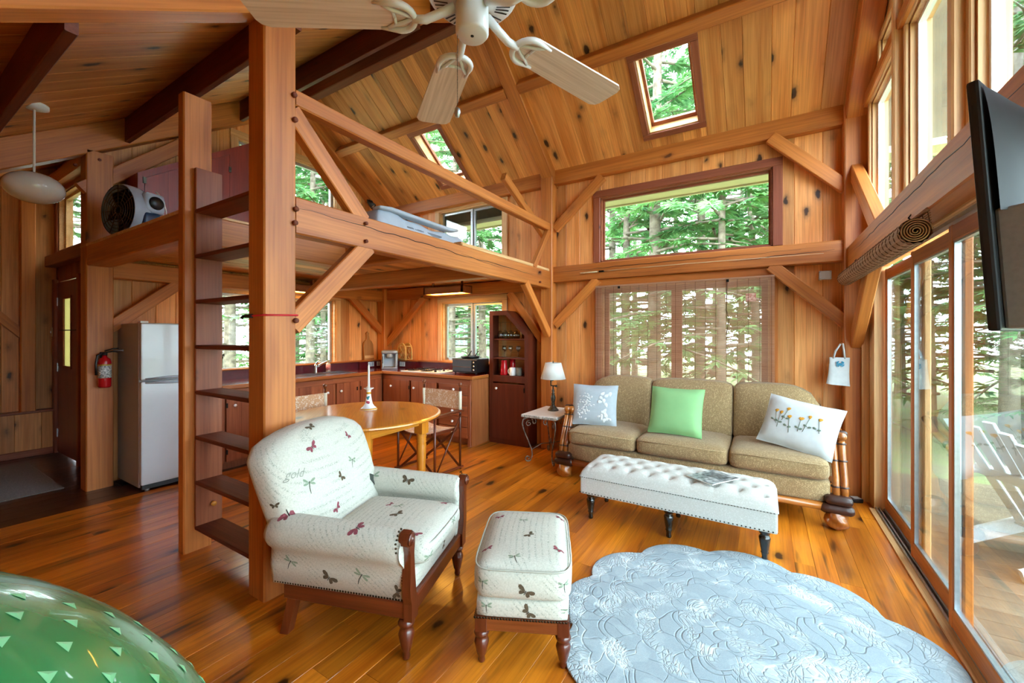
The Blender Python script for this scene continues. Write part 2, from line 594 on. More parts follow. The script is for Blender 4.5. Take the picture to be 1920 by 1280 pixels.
# low eave wall behind the camera
wf = thing('wall_front', 'low pine board eave wall facing the sofa across the room', None, kind='structure')
boards(wf, *FF, XE, 0.86, 0.0, 2.0, [], 0.16, 0.25, 0.02, 'wall', rnd=random.Random(14))
sheathing(wf, *FF, XE - 0.1, 0.95, -0.5, 2.0, [], 0.022, 0.12)
# glazed gable wall
RW = [(3.67, 4.54, 2.25, 3.40), (2.69, 3.50, 2.25, 3.40), (1.70, 2.55, 2.25, 3.40), (0.75, 1.56, 2.25, 2.90), (2.69, 3.50, 3.50, 4.18), (3.67, 4.20, 3.50, 3.72)]
RD = (-0.35, 4.47, 0.0, 2.01)
wr = thing('wall_right', 'glazed pine gable wall with tall windows above sliding doors', None, kind='structure')
sheathing(wr, *FR, -1.2, YA + 0.12, -0.12, 3.50, RW[:4] + [RD], 0.0, 0.10, 'lightpinez', 'framing')
sheathing(wr, *FR, 1.3, 4.6, 3.50, 4.2, [RW[4], RW[5]], 0.0, 0.10, 'lightpinez', 'framing')
sheathing(wr, *FR, 2.4, 3.9, 4.2, 4.7, [], 0.0, 0.10, 'lightpinez', 'framing')

# ceilings
ca = thing('ceiling', 'knotty pine board ceiling on the steep skylight slope', None, kind='structure')
sA = math.hypot(1, 0.75)
VA = V3((0, -1, 0.75)) / sA
NA = V3((0, -0.75, -1)) / sA
OA = V3((0, 4.75, 3.536))
SKY = [(-1.065, -0.565, 0.17, 0.93), (-3.995, -3.565, 0.17, 0.93)]
lenA = (4.75 - YR) * sA
boards(ca, OA, (1, 0, 0), VA, NA, -5.62, 0.9, -0.30, lenA, SKY, 0.15, 0.235, 0.02, 'ceil', rnd=random.Random(21))
sheathing(ca, OA, (1, 0, 0), VA, NA, -5.95, 1.4, -0.55, lenA + 0.05, SKY, 0.022, 0.16, 'sheath', 'roof_deck')
cb = thing('ceiling_low', 'knotty pine board ceiling on the long low slope', None, kind='structure')
sB = math.hypot(1, 0.645)
VB = V3((0, 1, 0.645)) / sB
NB = V3((0, 0.645, -1)) / sB
OB = V3((0, 0, 2.62))
boards(cb, OB, (1, 0, 0), VB, NB, -7.6, 0.9, -1.1 * sB, lambda u: (YR if u > -5.6 else 1.6) * sB, [], 0.17, 0.25, 0.02, 'ceil', rnd=random.Random(22))
sheathing(cb, OB, (1, 0, 0), VB, NB, -5.95, 1.4, -1.8 * sB, YR * sB + 0.02, [], 0.022, 0.16, 'sheath', 'roof_deck')
sheathing(cb, OB, (1, 0, 0), VB, NB, -7.9, -5.95, -1.8 * sB, 1.7 * sB, [], 0.022, 0.16, 'sheath', 'roof_deck')
MB().box((-5.95, 4.98, 3.10), (1.4, 5.20, 3.125)).build('soffit', 'soffit', ca)
MB().box((-5.95, 5.19, 3.08), (1.4, 5.22, 3.27)).build('fascia', 'soffit', ca)

# skylights
for i, (u0, u1, v0, v1) in enumerate(SKY):
    lab = ('skylight over the sofa with reddish trim', 'skylight over the loft bed with reddish trim')[i]
    w = thing('skylight_%d' % (i + 1), lab, None, kind='structure')
    P = lambda u, v, d: OA + V3((1, 0, 0)) * u + VA * v - NA * d
    cw = 0.065
    for (a, b) in (((u0 - cw, v0 - cw / 2), (u1 + cw, v0 - cw / 2)), ((u0 - cw, v1 + cw / 2), (u1 + cw, v1 + cw / 2)), ((u0 - cw / 2, v0), (u0 - cw / 2, v1)), ((u1 + cw / 2, v0), (u1 + cw / 2, v1))):
        bar('casing', P(a[0], a[1], -0.012), P(b[0], b[1], -0.012), cw, 0.024, 'trim', up=NA, parent=w)
    mb = MB()
    for (a, b, c, d) in ((u0, u0 + 0.012, v0, v1), (u1 - 0.012, u1, v0, v1), (u0, u1, v0, v0 + 0.012), (u0, u1, v1 - 0.012, v1)):
        vs = [P(x, y, dd) for dd in (0.0, 0.17) for (x, y) in ((a, c), (b, c), (b, d), (a, d))]
        mb.add(vs, [(0, 1, 2, 3), (7, 6, 5, 4), (0, 4, 5, 1), (1, 5, 6, 2), (2, 6, 7, 3), (3, 7, 4, 0)])
    mb.build('shaft_lining', 'lightpine', w)
    mb = MB()
    for (a, b, c, d) in ((u0 + 0.012, u0 + 0.04, v0, v1), (u1 - 0.04, u1 - 0.012, v0, v1), (u0, u1, v0 + 0.012, v0 + 0.05), (u0, u1, v1 - 0.05, v1 - 0.012)):
        vs = [P(x, y, dd) for dd in (0.12, 0.16) for (x, y) in ((a, c), (b, c), (b, d), (a, d))]
        mb.add(vs, [(0, 1, 2, 3), (7, 6, 5, 4), (0, 4, 5, 1), (1, 5, 6, 2), (2, 6, 7, 3), (3, 7, 4, 0)])
    sa = mb.build('sash', 'trim', w)
    mb = MB()
    vs = [P(x, y, dd) for dd in (0.137, 0.143) for (x, y) in ((u0 + .02, v0 + .02), (u1 - .02, v0 + .02), (u1 - .02, v1 - .02), (u0 + .02, v1 - .02))]
    mb.add(vs, [(0, 1, 2, 3), (7, 6, 5, 4), (0, 4, 5, 1), (1, 5, 6, 2), (2, 6, 7, 3), (3, 7, 4, 0)])
    mb.build('pane', 'glass', sa)

# windows
wcount = [0]
def window(label, fr, op, casing=0.09, cmat='trim', smat='alu', jmat='lightpine', split=None, depth=0.12, sw=0.035, sill=True, top=True, gl=0.07, bottom=True, gmat='glass'):
    O, U, Vd, Nn = fr
    u0, u1, v0, v1 = op
    wcount[0] += 1
    w = thing('window_%d' % wcount[0], label, None, kind='structure')
    P = lambda u, v, d: O + U * u + Vd * v + Nn * (-d)
    c = casing
    if c:
        if top: bar('casing', P(u0 - c, v1 + c / 2, -0.011), P(u1 + c, v1 + c / 2, -0.011), c, 0.022, cmat, up=Nn, parent=w)
        if bottom: bar('casing', P(u0 - c, v0 - c / 2, -0.011), P(u1 + c, v0 - c / 2, -0.011), c, 0.022, cmat, up=Nn, parent=w)
        bar('casing', P(u0 - c / 2, v0, -0.011), P(u0 - c / 2, v1, -0.011), c, 0.022, cmat, up=Nn, parent=w)
        bar('casing', P(u1 + c / 2, v0, -0.011), P(u1 + c / 2, v1, -0.011), c, 0.022, cmat, up=Nn, parent=w)
    def slab(mb, a, b, cc, d, d0, d1):
        vs = [P(x, y, dd) for dd in (d0, d1) for (x, y) in ((a, cc), (b, cc), (b, d), (a, d))]
        mb.add(vs, [(0, 1, 2, 3), (7, 6, 5, 4), (0, 4, 5, 1), (1, 5, 6, 2), (2, 6, 7, 3), (3, 7, 4, 0)])
    mb = MB()
    t = 0.014
    for (a, b, cc, d) in ((u0, u0 + t, v0, v1), (u1 - t, u1, v0, v1), (u0, u1, v0, v0 + t), (u0, u1, v1 - t, v1)):
        slab(mb, a, b, cc, d, 0.0, depth)
    mb.build('jamb_lining', jmat, w)
    us = [u0 + t] + (split or []) + [u1 - t]
    for k, (a, b) in enumerate(zip(us, us[1:])):
        off = 0.018 * (k % 2)
        mb = MB()
        for (p, q, r, s_) in ((a, a + sw, v0 + t, v1 - t), (b - sw, b, v0 + t, v1 - t), (a + sw, b - sw, v0 + t, v0 + t + sw), (a + sw, b - sw, v1 - t - sw, v1 - t)):
            slab(mb, p, q, r, s_, gl - 0.018 + off, gl + 0.018 + off)
        sa = mb.build('sash', smat, w)
        mb = MB()
        slab(mb, a + sw * .7, b - sw * .7, v0 + t + sw * .7, v1 - t - sw * .7, gl - 0.002 + off, gl + 0.002 + off)
        mb.build('pane', gmat, sa)
    return w
window('wide fixed picture window above the bamboo blind', FB, W_UP, 0.085, 'trim', 'trim', 'trim', sw=0.02, bottom=False)
window('two-pane sofa window behind the lowered bamboo blind', FB, W_LO, 0.07, 'beam', 'trim', 'lightpine', split=[-0.835], sw=0.055)
window('sliding kitchen window over the cooktop counter', FB, W_KA, 0.085, 'lightpine', 'alu', split=[-3.68])
window('sliding loft window beside the bed', FB, W_LA, 0.085, 'lightpine', 'alu', split=[-3.68])
window('kitchen window over the sink', FL, W_SK, 0.085, 'lightpine', 'alu', split=[3.1])
window('tall loft window high in the kitchen gable', FL, W_LG, 0.085, 'lightpine', 'alu')
window('slanted transom window above the front door', FD, TRAN, 0.08, 'trim', 'lightpine', sw=0.03)
nm = ['tall gable window nearest the sofa', 'tall gable window second from the sofa', 'tall gable window third from the sofa', 'short gable window above the television', 'upper gable window under the ridge', 'small upper gable window near the eave']
for i, op in enumerate(RW):
    window(nm[i], FR, op, 0.045, 'lightpine', 'white', 'lightpinez', depth=0.10, sw=0.022, gl=0.05, gmat='glassup')

# sliding glass doors
def slab_x(mb, x0, x1, y0, y1, z0, z1): mb.box((x0, y0, z0), (x1, y1, z1))
for i, (y0, y1, x) in enumerate([(3.50, 4.46, 0.862), (2.79, 3.62, 0.828), (1.90, 2.86, 0.795), (0.85, 1.94, 0.828), (-0.34, 0.90, 0.862)]):
    d = thing('door_%d' % (i + 1), ['sliding glass door panel nearest the corner post', 'sliding glass door panel second from the corner post', 'sliding glass door panel third from the corner post', 'sliding glass door panel beside the television', 'sliding glass door panel at the eave end'][i], None, kind='structure')
    st = 0.05
    bar('stile', (x, y0 + st / 2, 0.03), (x, y0 + st / 2, 1.98), st, 0.035, 'lightpine' if i != 1 else 'beam', up=(1, 0, 0), parent=d)
    bar('stile', (x, y1 - st / 2, 0.03), (x, y1 - st / 2, 1.98), st, 0.035, 'beam', up=(1, 0, 0), parent=d)
    bar('rail', (x, y0 + st, 0.075), (x, y1 - st, 0.075), 0.035, 0.09, 'beam', parent=d)
    bar('rail', (x, y0 + st, 1.94), (x, y1 - st, 1.94), 0.035, 0.08, 'beam', parent=d)
    mb = MB()
    g = 0.009
    for (a, b, c, e) in ((y0 + st, y0 + st + g, .12, 1.9), (y1 - st - g, y1 - st, .12, 1.9), (y0 + st, y1 - st, .12, .12 + g), (y0 + st, y1 - st, 1.9 - g, 1.9)):
        mb.box((x - 0.012, a, c), (x + 0.012, b, e))
    mb.build('glazing_bead', 'alu', d)
    MB().box((x - .003, y0 + st, .12), (x + .003, y1 - st, 1.9)).build('pane', 'glassdoor', d)
tr = thing('trim_1', 'aluminium sliding door track along the floor', None, kind='structure')
for k, (xa, z1) in enumerate(((0.772, .012), (0.79, .026), (0.812, .026), (0.845, .026), (0.88, .026))):
    bar('track_rail', (xa, -0.35, z1 / 2), (xa, 4.47, z1 / 2), 0.008 if k else 0.05, z1, 'alu' if k else 'lightpine', parent=tr, ch=.001)
MB().box((0.776, -0.35, -0.02), (0.90, 4.47, 0.004)).build('sill_pan', plain('dark anodised sill', '#55595c', 0.4, 0.8), tr)
tr = thing('trim_2', 'aluminium head track above the sliding doors', None, kind='structure')
MB().box((0.765, -0.35, 1.985), (0.80, 4.47, 2.012)).build('head_track', 'alu', tr)
bar('head_casing', (0.76, -0.4, 2.02), (0.76, 4.5, 2.02), 0.03, 0.03, 'lightpine', parent=tr)
tr = thing('trim_3', 'pine jamb boards beside the sliding doors at the corner post', None, kind='structure')
bar('jamb_board', (0.805, 4.56, 0.0), (0.805, 4.56, 2.01), 0.17, 0.03, 'beam', up=(1, 0, 0), parent=tr)
bar('jamb_board', (0.755, 4.66, 0.0), (0.755, 4.66, 1.56), 0.04, 0.05, 'lightpine', up=(1, 0, 0), parent=tr)

# front door
d = thing('door_6', 'red-brown wooden front door with a narrow glass light', None, (-6.94, 1.40, 0), kind='structure')
GX = (-0.19, 0.15)
mb = MB()
for (a, b, z0, z1) in ((-0.45, GX[0], 0.02, 2.08), (GX[1], 0.45, 0.02, 2.08), (GX[0], GX[1], 0.02, 1.05), (GX[0], GX[1], 1.90, 2.08)):
    mb.box((a, 0.0, z0), (b, 0.04, z1))
mb.build('door_leaf', wood('red stained door', '#8a3d22', '#6f2a16', rough=0.35, axis=2, knots=0.0, coat=.3), d)
mb = MB()
for (a, b, z0, z1) in ((GX[0], GX[0] + .03, 1.05, 1.9), (GX[1] - .03, GX[1], 1.05, 1.9), (GX[0], GX[1], 1.05, 1.08), (GX[0], GX[1], 1.87, 1.9)):
    mb.box((a, -0.008, z0), (b, 0.0, z1))
mb.build('light_frame', 'trim', d)
pm_ = bpy.data.materials.new('backlit net curtain'); pm_.use_nodes = True
_n, _l = pm_.node_tree.nodes, pm_.node_tree.links
_t = N(_n, 'ShaderNodeBsdfTranslucent'); _t.inputs[0].default_value = hexc('#d8cfa2'); _w = N(_n, 'ShaderNodeTexWave'); _w.inputs['Scale'].default_value = 9; _r = ramp(_n, [(0, hexc('#8f8860')), (1, hexc('#ddd6ae'))])
_l.new(_w.outputs[0], _r.inputs[0]); _l.new(_r.outputs[0], _t.inputs[0]); _l.new(_t.outputs[0], _n['Material Output'].inputs[0])
MB().box((GX[0], 0.012, 1.05), (GX[1], 0.02, 1.9)).build('pane', pm_, d)
MB().lathe([(0, 0), (.012, 0), (.012, .03), (.03, .045), (.032, .06), (.02, .075), (0, .078)], 14, (0.37, 0, 0.93), axis=1).build('knob', 'iron', d, rot=None)
for zz in (0.25, 1.05, 1.85):
    MB().box((-0.465, -0.006, zz - .05), (-0.43, 0.004, zz + .05)).build('hinge', 'alu', d)
bar('curtain_rod', (-0.25, -0.02, 1.5), (0.42, -0.02, 1.5), 0.012, 0.012, 'iron', parent=d)
for sx in (-0.49, 0.49):
    bar('door_casing', (sx, -0.01, 0), (sx, -0.01, 2.12), 0.08, 0.04, 'trim', up=(0, 1, 0), parent=d)

# ================================================================ timber frame
tf = {'kind': 'structure'}
def pegs(o_parent, pts, n, r=0.012, l=0.02):
    for p in pts:
        p = V3(p)
        q = V3(n).normalized()
        mb = MB().tube([p - q * 0.01, p + q * l, p + q * (l + .004)], [r, r, r * .6], 8)
        ob = mb.build('peg', 'redwood')
        ob.parent = o_parent
        ob.matrix_parent_inverse = o_parent.matrix_local.inverted()
def timber(label, p0, p1, w, h, mat='beam', up=(0, 0, 1), ch=0.008, name='timber_beam', ends=None):
    return bar(name, p0, p1, w, h, mat, up=up, ch=ch, label=label, kind='structure', ends=ends)
PX = (-2.465, -2.30)
pc = (PX[0] + PX[1]) / 2
p1o = timber('massive square timber post in the middle of the room', (pc, 1.2875, 0), (pc, 1.2875, 3.35), 0.165, 0.18, up=(0, 1, 0), name='timber_post')
bpy.context.view_layer.update()
pegs(p1o, [(-2.30, 1.36, 2.82), (-2.30, 1.365, 2.68), (-2.30, 1.37, 2.17), (-2.30, 1.365, 2.09), (-2.30, 1.37, 1.53)], (1, 0, 0), .015, .018)
p2o = timber('narrow timber newel post carrying the loft ladder', (-3.295, 1.265, 0), (-3.295, 1.265, 3.05), 0.085, 0.165, up=(0, 1, 0), name='timber_post')
timber('timber post with the fire extinguisher beside the fridge', (-5.41, 1.285, 0), (-5.41, 1.285, 3.16), 0.17, 0.19, up=(0, 1, 0), name='timber_post')
pm = timber('timber post between kitchen cupboard and sofa wall', (-2.36, 4.77, 0), (-2.36, 4.77, 3.5), 0.16, 0.15, up=(0, 1, 0), name='timber_post')
timber('corner timber post beside the sliding doors', (0.70, 4.77, 0), (0.70, 4.77, 3.5), 0.17, 0.17, up=(0, 1, 0), name='timber_post')
timber('dark timber post in the kitchen corner', (-5.40, 4.76, 0), (-5.40, 4.76, 3.5), 0.17, 0.17, up=(0, 1, 0), name='timber_post')
timber('timber post on the end wall of the entry', (XE + .06, 1.17, 0.54), (XE + .06, 1.17, 3.3), 0.11, 0.12, up=(0, 1, 0), name='timber_post')
# sofa wall
timber('timber wall plate under the skylights on the sofa wall', (-2.28, 4.80, 3.45), (0.615, 4.80, 3.45), 0.10, 0.18)
timber('timber wall plate above the loft bed window', (-5.48, 4.80, 3.45), (-2.44, 4.80, 3.45), 0.10, 0.18)
gi = timber('timber girt between the two sofa wall windows', (-2.28, 4.79, 2.21), (0.615, 4.79, 2.21), 0.12, 0.195)
timber('lower girt board behind the bamboo blind head', (-1.75, 4.815, 2.065), (0.12, 4.815, 2.065), 0.07, 0.10, 'beam')
B4 = dict(w=0.085, h=0.105)
def brace(label, p0, p1, up, w=0.075, h=0.105):
    return timber(label, p0, p1, w, h, up=up, name='timber_brace', ch=.006)
e = 0.06
brace('knee brace from middle post up to the girt by the lamp', (-2.27, 4.765, 1.575), (-1.70, 4.765, 2.11), (0, 0, 1), .06, .11)
brace('knee brace from middle post up to the sofa wall plate', (-2.27, 4.765, 2.79), (-1.64, 4.765, 3.335), (0, 0, 1), .06, .11)
brace('knee brace from corner post up to the wall plate', (0.64, 4.765, 2.775), (0.06, 4.765, 3.375), (0, 0, 1), .06, .11)
brace('knee brace from corner post up to the girt', (0.64, 4.765, 1.55), (0.06, 4.765, 2.125), (0, 0, 1), .06, .11)
# loft frame
lb = timber('long timber loft beam from middle post to sofa wall', (-2.358, 1.379, 2.14), (-2.358, 4.692, 2.14), 0.11, 0.215)
bpy.context.view_layer.update()
pegs(lb, [(-2.30, 1.86, 2.20), (-2.30, 1.86, 2.08), (-2.30, 4.40, 2.20), (-2.30, 4.40, 2.08)], (1, 0, 0), .013, .016)
timber('sloping look of the loft guard rail timber above the bed', (-2.346, 1.379, 2.82), (-2.346, 4.693, 2.81), 0.085, 0.095)['label'] = 'upper loft guard rail timber from middle post to sofa wall'
brace('wide brace from middle post up to the loft beam', (-2.340, 1.36, 1.50), (-2.340, 1.90, 2.06), (0, 0, 1), .07, .12)
brace('brace from middle post down to the loft beam top', (-2.340, 1.36, 2.74), (-2.340, 1.86, 2.22), (0, 0, 1), .07, .11)
brace('brace under the loft beam near the tall cupboard', (-2.335, 4.09, 2.05), (-2.335, 4.70, 1.45), (0, 0, 1), .07, .10)
brace('short brace above the loft beam near the sofa wall', (-2.335, 4.29, 2.24), (-2.335, 4.71, 2.78), (0, 0, 1), .06, .07)
brace('brace from sofa wall post up over the loft rail', (-2.40, 3.75, 3.16), (-2.40, 4.70, 2.72), (0, 0, 1), .06, .09)
timber('timber loft edge beam from fridge post to ladder post', (-5.33, 1.28, 2.18), (-3.33, 1.28, 2.18), 0.17, 0.185)
timber('timber trimmer beside the ladder opening', (-3.32, 1.36, 2.165), (-3.32, 2.50, 2.165), 0.12, 0.20)
timber('timber header behind the ladder opening', (-3.27, 2.47, 2.165), (-2.41, 2.47, 2.165), 0.11, 0.20)
timber('timber joist under the loft across the kitchen', (-5.42, 3.47, 2.115), (-2.41, 3.47, 2.115), 0.12, 0.17)
timber('timber girt over the kitchen counter window', (-5.32, 4.79, 2.10), (-2.44, 4.79, 2.10), 0.12, 0.17)
timber('timber girt over the sink window', (-5.43, 1.38, 2.08), (-5.43, 4.68, 2.08), 0.13, 0.17)
brace('kitchen corner brace on the sink side', (-5.40, 4.10, 2.03), (-5.40, 4.72, 1.48), (0, 0, 1), .06, .11)
brace('kitchen corner brace on the cooktop side', (-5.36, 4.76, 1.28), (-4.50, 4.76, 2.03), (0, 0, 1), .06, .10)
brace('wall brace behind the tall cupboard', (-2.95, 4.78, 2.02), (-2.40, 4.78, 1.30), (0, 0, 1), .06, .10)
brace('brace above the fridge from post to girt', (-5.41, 1.36, 1.51), (-5.41, 1.98, 2.05), (0, 0, 1), .08, .11)
ld = thing('loft_floor', 'pine board loft deck over the kitchen', None, kind='structure')
boards(ld, (0, 0, 2.20), (1, 0, 0), (0, 1, 0), (0, 0, -1), -5.5, -2.41, 1.30, 4.84, [(-3.27, -2.41, 1.30, 2.45)], 0.14, 0.19, 0.02, 'ceil', rnd=random.Random(31))
boards(ld, (0, 0, 2.285), (1, 0, 0), (0, 1, 0), (0, 0, 1), -5.5, -2.32, 1.19, 4.84, [(-3.27, -2.41, 1.19, 2.45), (-2.41, -2.2, 1.0, 2.92)], 0.14, 0.19, 0.022, 'lightpine', rnd=random.Random(32))
def crack(parent, pts, seed):
    r = random.Random(seed)
    path = []
    for a, b in zip(pts, pts[1:]):
        a, b = V3(a), V3(b)
        for i in range(14):
            p = a.lerp(b, i / 14)
            path.append(p + V3((0, 0, r.uniform(-.006, .006))))
    path.append(V3(pts[-1]))
    n = len(path)
    ob = MB().tube(path, [.0008 + .0022 * math.sin(PI * i / (n - 1)) for i in range(n)], 5).build('drying_crack', 'black')
    bpy.context.view_layer.update()
    ob.parent = parent
    ob.matrix_parent_inverse = parent.matrix_local.inverted()
crack(lb, [(-2.3028, 1.40, 2.185), (-2.3028, 2.4, 2.175), (-2.3028, 3.6, 2.14)], 1)
crack(lb, [(-2.3028, 2.9, 2.165), (-2.3028, 4.3, 2.15)], 2)
crack(gi, [(-2.2, 4.7298, 2.235), (-1.2, 4.7298, 2.245), (0.3, 4.7298, 2.25)], 3)
crack(gi, [(-.3, 4.7298, 2.19), (.55, 4.7298, 2.225)], 4)
# roof timbers
def rafA(x, off): return [(x, 4.88, zA(4.88) - off), (x, YR, zA(YR) - off)]
def rafB(x, off, y0=-1.0, y1=None): return [(x, y0, zB(y0) - off), (x, y1 or YR, zB(y1 or YR) - off)]
p, q = rafA(-2.345, 0.06); timber('timber rafter on the skylight slope over the middle post', p, q, 0.165, 0.12, up=(0, 0.6, 0.8))
p, q = rafA(0.70, 0.11); timber('timber end rafter on the skylight slope by the gable windows', p, q, 0.15, 0.17, up=(0, 0.6, 0.8))
p, q = rafA(-5.42, 0.08); timber('timber end rafter on the skylight slope over the loft bed', p, q, 0.15, 0.15, up=(0, 0.6, 0.8))
p, q = rafB(-2.375, 0.105); timber('timber rafter of the low slope above the middle post', p, q, 0.15, 0.17, up=(0, -.54, .84))
p, q = rafB(0.70, 0.105); timber('timber rafter of the low slope by the glazed gable', p, q, 0.15, 0.17, up=(0, -.54, .84))
p, q = rafB(-5.41, 0.135); gr = timber('timber gable rafter of the low slope over the entry', p, q, 0.17, 0.23, up=(0, -.54, .84))
bpy.context.view_layer.update()
pegs(gr, [(-5.325, 1.12, 2.99), (-5.325, 1.28, 3.09)], (1, 0, 0), .014, .006)
brace('brace in the gable above the loft fan', (-5.37, 1.17, 2.78), (-5.37, 2.0, 3.55), (0, 0, 1), .08, .13)
for (lab, x0, x1) in (('over the loft', -5.34, -2.43), ('over the sofa', -2.26, 0.62)):
    timber('timber purlin crossing the skylight slope ' + lab, (x0, 3.86, zA(3.86) - 0.065), (x1, 3.86, zA(3.86) - 0.065), 0.11, 0.13, up=(0, 0.6, 0.8))
for (lab, y) in (('above the camera side', 0.505), ('over the ladder', 1.48), ('below the ridge', 2.515)):
    for (l2, x0, x1) in (('on the loft half', -5.33, -2.45), ('on the glazed half', -2.30, 0.62))[:2 if y > 2 else 1]:
        timber('dark red purlin board %s %s' % (lab, l2), (x0, y, zB(y) - 0.12), (x1, y, zB(y) - 0.12), 0.042, 0.25, 'beamdark', up=(0, 0, 1), ch=.004)
for (l2, x0, x1) in (('on the loft half', -5.40, -2.42), ('on the glazed half', -2.33, 0.66)):
    timber('dark red ridge beam ' + l2, (x0, YR, ZR - 0.10), (x1, YR, ZR - 0.10), 0.11, 0.19, 'beamdark', up=(0, 0, 1))
# glazed gable frame
rgi = timber('timber girt over the sliding glass doors', (0.715, -0.9, 2.128), (0.715, 4.70, 2.128), 0.15, 0.215)
bpy.context.view_layer.update()
brace('brace from corner post up above the door girt', (0.70, 4.72, 2.90), (0.70, 3.82, 2.20), (0, 0, 1), .08, .13)
brace('brace from corner post below the door girt', (0.70, 4.72, 1.38), (0.70, 3.95, 2.06), (0, 0, 1), .08, .13)
crack(rgi, [(.6398, 1.6, 2.17), (.6398, 3.0, 2.165), (.6398, 4.4, 2.15)], 5)
for (lab, y, z1) in (('between first and second tall windows', 3.585, 4.25), ('between second and third tall windows', 2.62, 4.35), ('between third tall window and short window', 1.63, 3.55)):
    timber('pine mullion post ' + lab, (0.755, y, 2.23), (0.755, y, z1), 0.06, 0.08, 'lightpine', up=(1, 0, 0), name='mullion_post')
timber('pine transom rail across the tall gable windows', (0.755, 1.6, 3.45), (0.755, 4.62, 3.45), 0.05, 0.085, 'beam')
timber('header beam over the front door', (XE + .05, 1.36, 2.335), (-5.5, 1.36, 2.335), 0.10, 0.13, 'trim')
timber('sloped dark beam above the entry transom', (-7.45, 1.36, 3.28), (-5.5, 1.36, 3.28), 0.10, 0.14, 'beam')
brace('diagonal brace on the entry end wall', (XE + .03, 0.70, 1.98), (XE + .03, 1.15, 1.43), (0, 0, 1), .05, .09)
# ================================================================ living area
M['cream'] = None
def script_fabric():
    m, ns, ln, b = nmat('cream linen printed with faint handwriting')
    tc = N(ns, 'ShaderNodeTexCoord')
    nz = N(ns, 'ShaderNodeTexNoise'); nz.inputs['Scale'].default_value = 140
    ln.new(tc.outputs['Object'], nz.inputs['Vector'])
    base = ramp(ns, [(0.3, hexc('#c3c1b5')), (0.7, hexc('#b3b1a4'))])
    ln.new(nz.outputs[0], base.inputs[0])
    sx = N(ns, 'ShaderNodeSeparateXYZ'); ln.new(tc.outputs['Object'], sx.inputs[0])
    ad = N(ns, 'ShaderNodeMath', operation='ADD'); ln.new(sx.outputs[2], ad.inputs[0]); ln.new(sx.outputs[0], ad.inputs[1])
    ml = N(ns, 'ShaderNodeMath', operation='MULTIPLY'); ml.inputs[1].default_value = 34; ln.new(ad.outputs[0], ml.inputs[0])
    fr = N(ns, 'ShaderNodeMath', operation='FRACT'); ln.new(ml.outputs[0], fr.inputs[0])
    band = ramp(ns, [(0.30, (0, 0, 0, 1)), (0.38, (1, 1, 1, 1)), (0.60, (1, 1, 1, 1)), (0.68, (0, 0, 0, 1))])
    ln.new(fr.outputs[0], band.inputs[0])
    w = N(ns, 'ShaderNodeTexNoise'); w.inputs['Scale'].default_value = 210; w.inputs['Detail'].default_value = 1
    ln.new(tc.outputs['Object'], w.inputs['Vector'])
    wr_ = ramp(ns, [(0.52, (0, 0, 0, 1)), (0.58, (1, 1, 1, 1))]); ln.new(w.outputs[0], wr_.inputs[0])
    big = N(ns, 'ShaderNodeTexNoise'); big.inputs['Scale'].default_value = 7
    ln.new(tc.outputs['Object'], big.inputs['Vector'])
    bg_ = ramp(ns, [(0.40, (0, 0, 0, 1)), (0.5, (0.75, 0.75, 0.75, 1))]); ln.new(big.outputs[0], bg_.inputs[0])
    m1 = N(ns, 'ShaderNodeMath', operation='MULTIPLY'); ln.new(band.outputs[0], m1.inputs[0]); ln.new(wr_.outputs[0], m1.inputs[1])
    m2 = N(ns, 'ShaderNodeMath', operation='MULTIPLY'); ln.new(m1.outputs[0], m2.inputs[0]); ln.new(bg_.outputs[0], m2.inputs[1])
    mx = N(ns, 'ShaderNodeMix', data_type='RGBA'); ln.new(m2.outputs[0], mx.inputs[0]); ln.new(base.outputs[0], mx.inputs[6]); mx.inputs[7].default_value = hexc('#868b80')
    ln.new(mx.outputs[2], b.inputs['Base Color'])
    b.inputs['Roughness'].default_value = 0.9
    bp = N(ns, 'ShaderNodeBump'); bp.inputs['Strength'].default_value = 0.15; bp.inputs['Distance'].default_value = .003
    ln.new(nz.outputs[0], bp.inputs['Height']); ln.new(bp.outputs[0], b.inputs['Normal'])
    return m
M['cream'] = script_fabric()
M['piping'] = plain('grey fabric piping', '#a8a89c', .9, noise=.1)
M['darkwood'] = wood('dark polished mahogany', '#6b3018', '#4a1c0c', rough=0.3, axis=2, knots=0, coat=.4, tint=.05)
M['darkwoodx'] = wood('dark polished mahogany rails', '#6b3018', '#4a1c0c', rough=0.3, axis=0, knots=0, coat=.4, tint=.05)
M['nail'] = plain('antique brass nailheads', '#3b3226', .35, .9, noise=.3)
M['moth_brown'] = plain('brown butterfly print', '#5a4a35', .9, noise=.45, nscale=160)
M['moth_red'] = plain('rose butterfly print', '#8d4550', .9, noise=.4, nscale=160)
M['fly_green'] = plain('grey green dragonfly print', '#8a9a82', .9, noise=.4, nscale=200)
M['fly_dark'] = plain('dark dragonfly body print', '#3d3f38', .9, noise=.2)

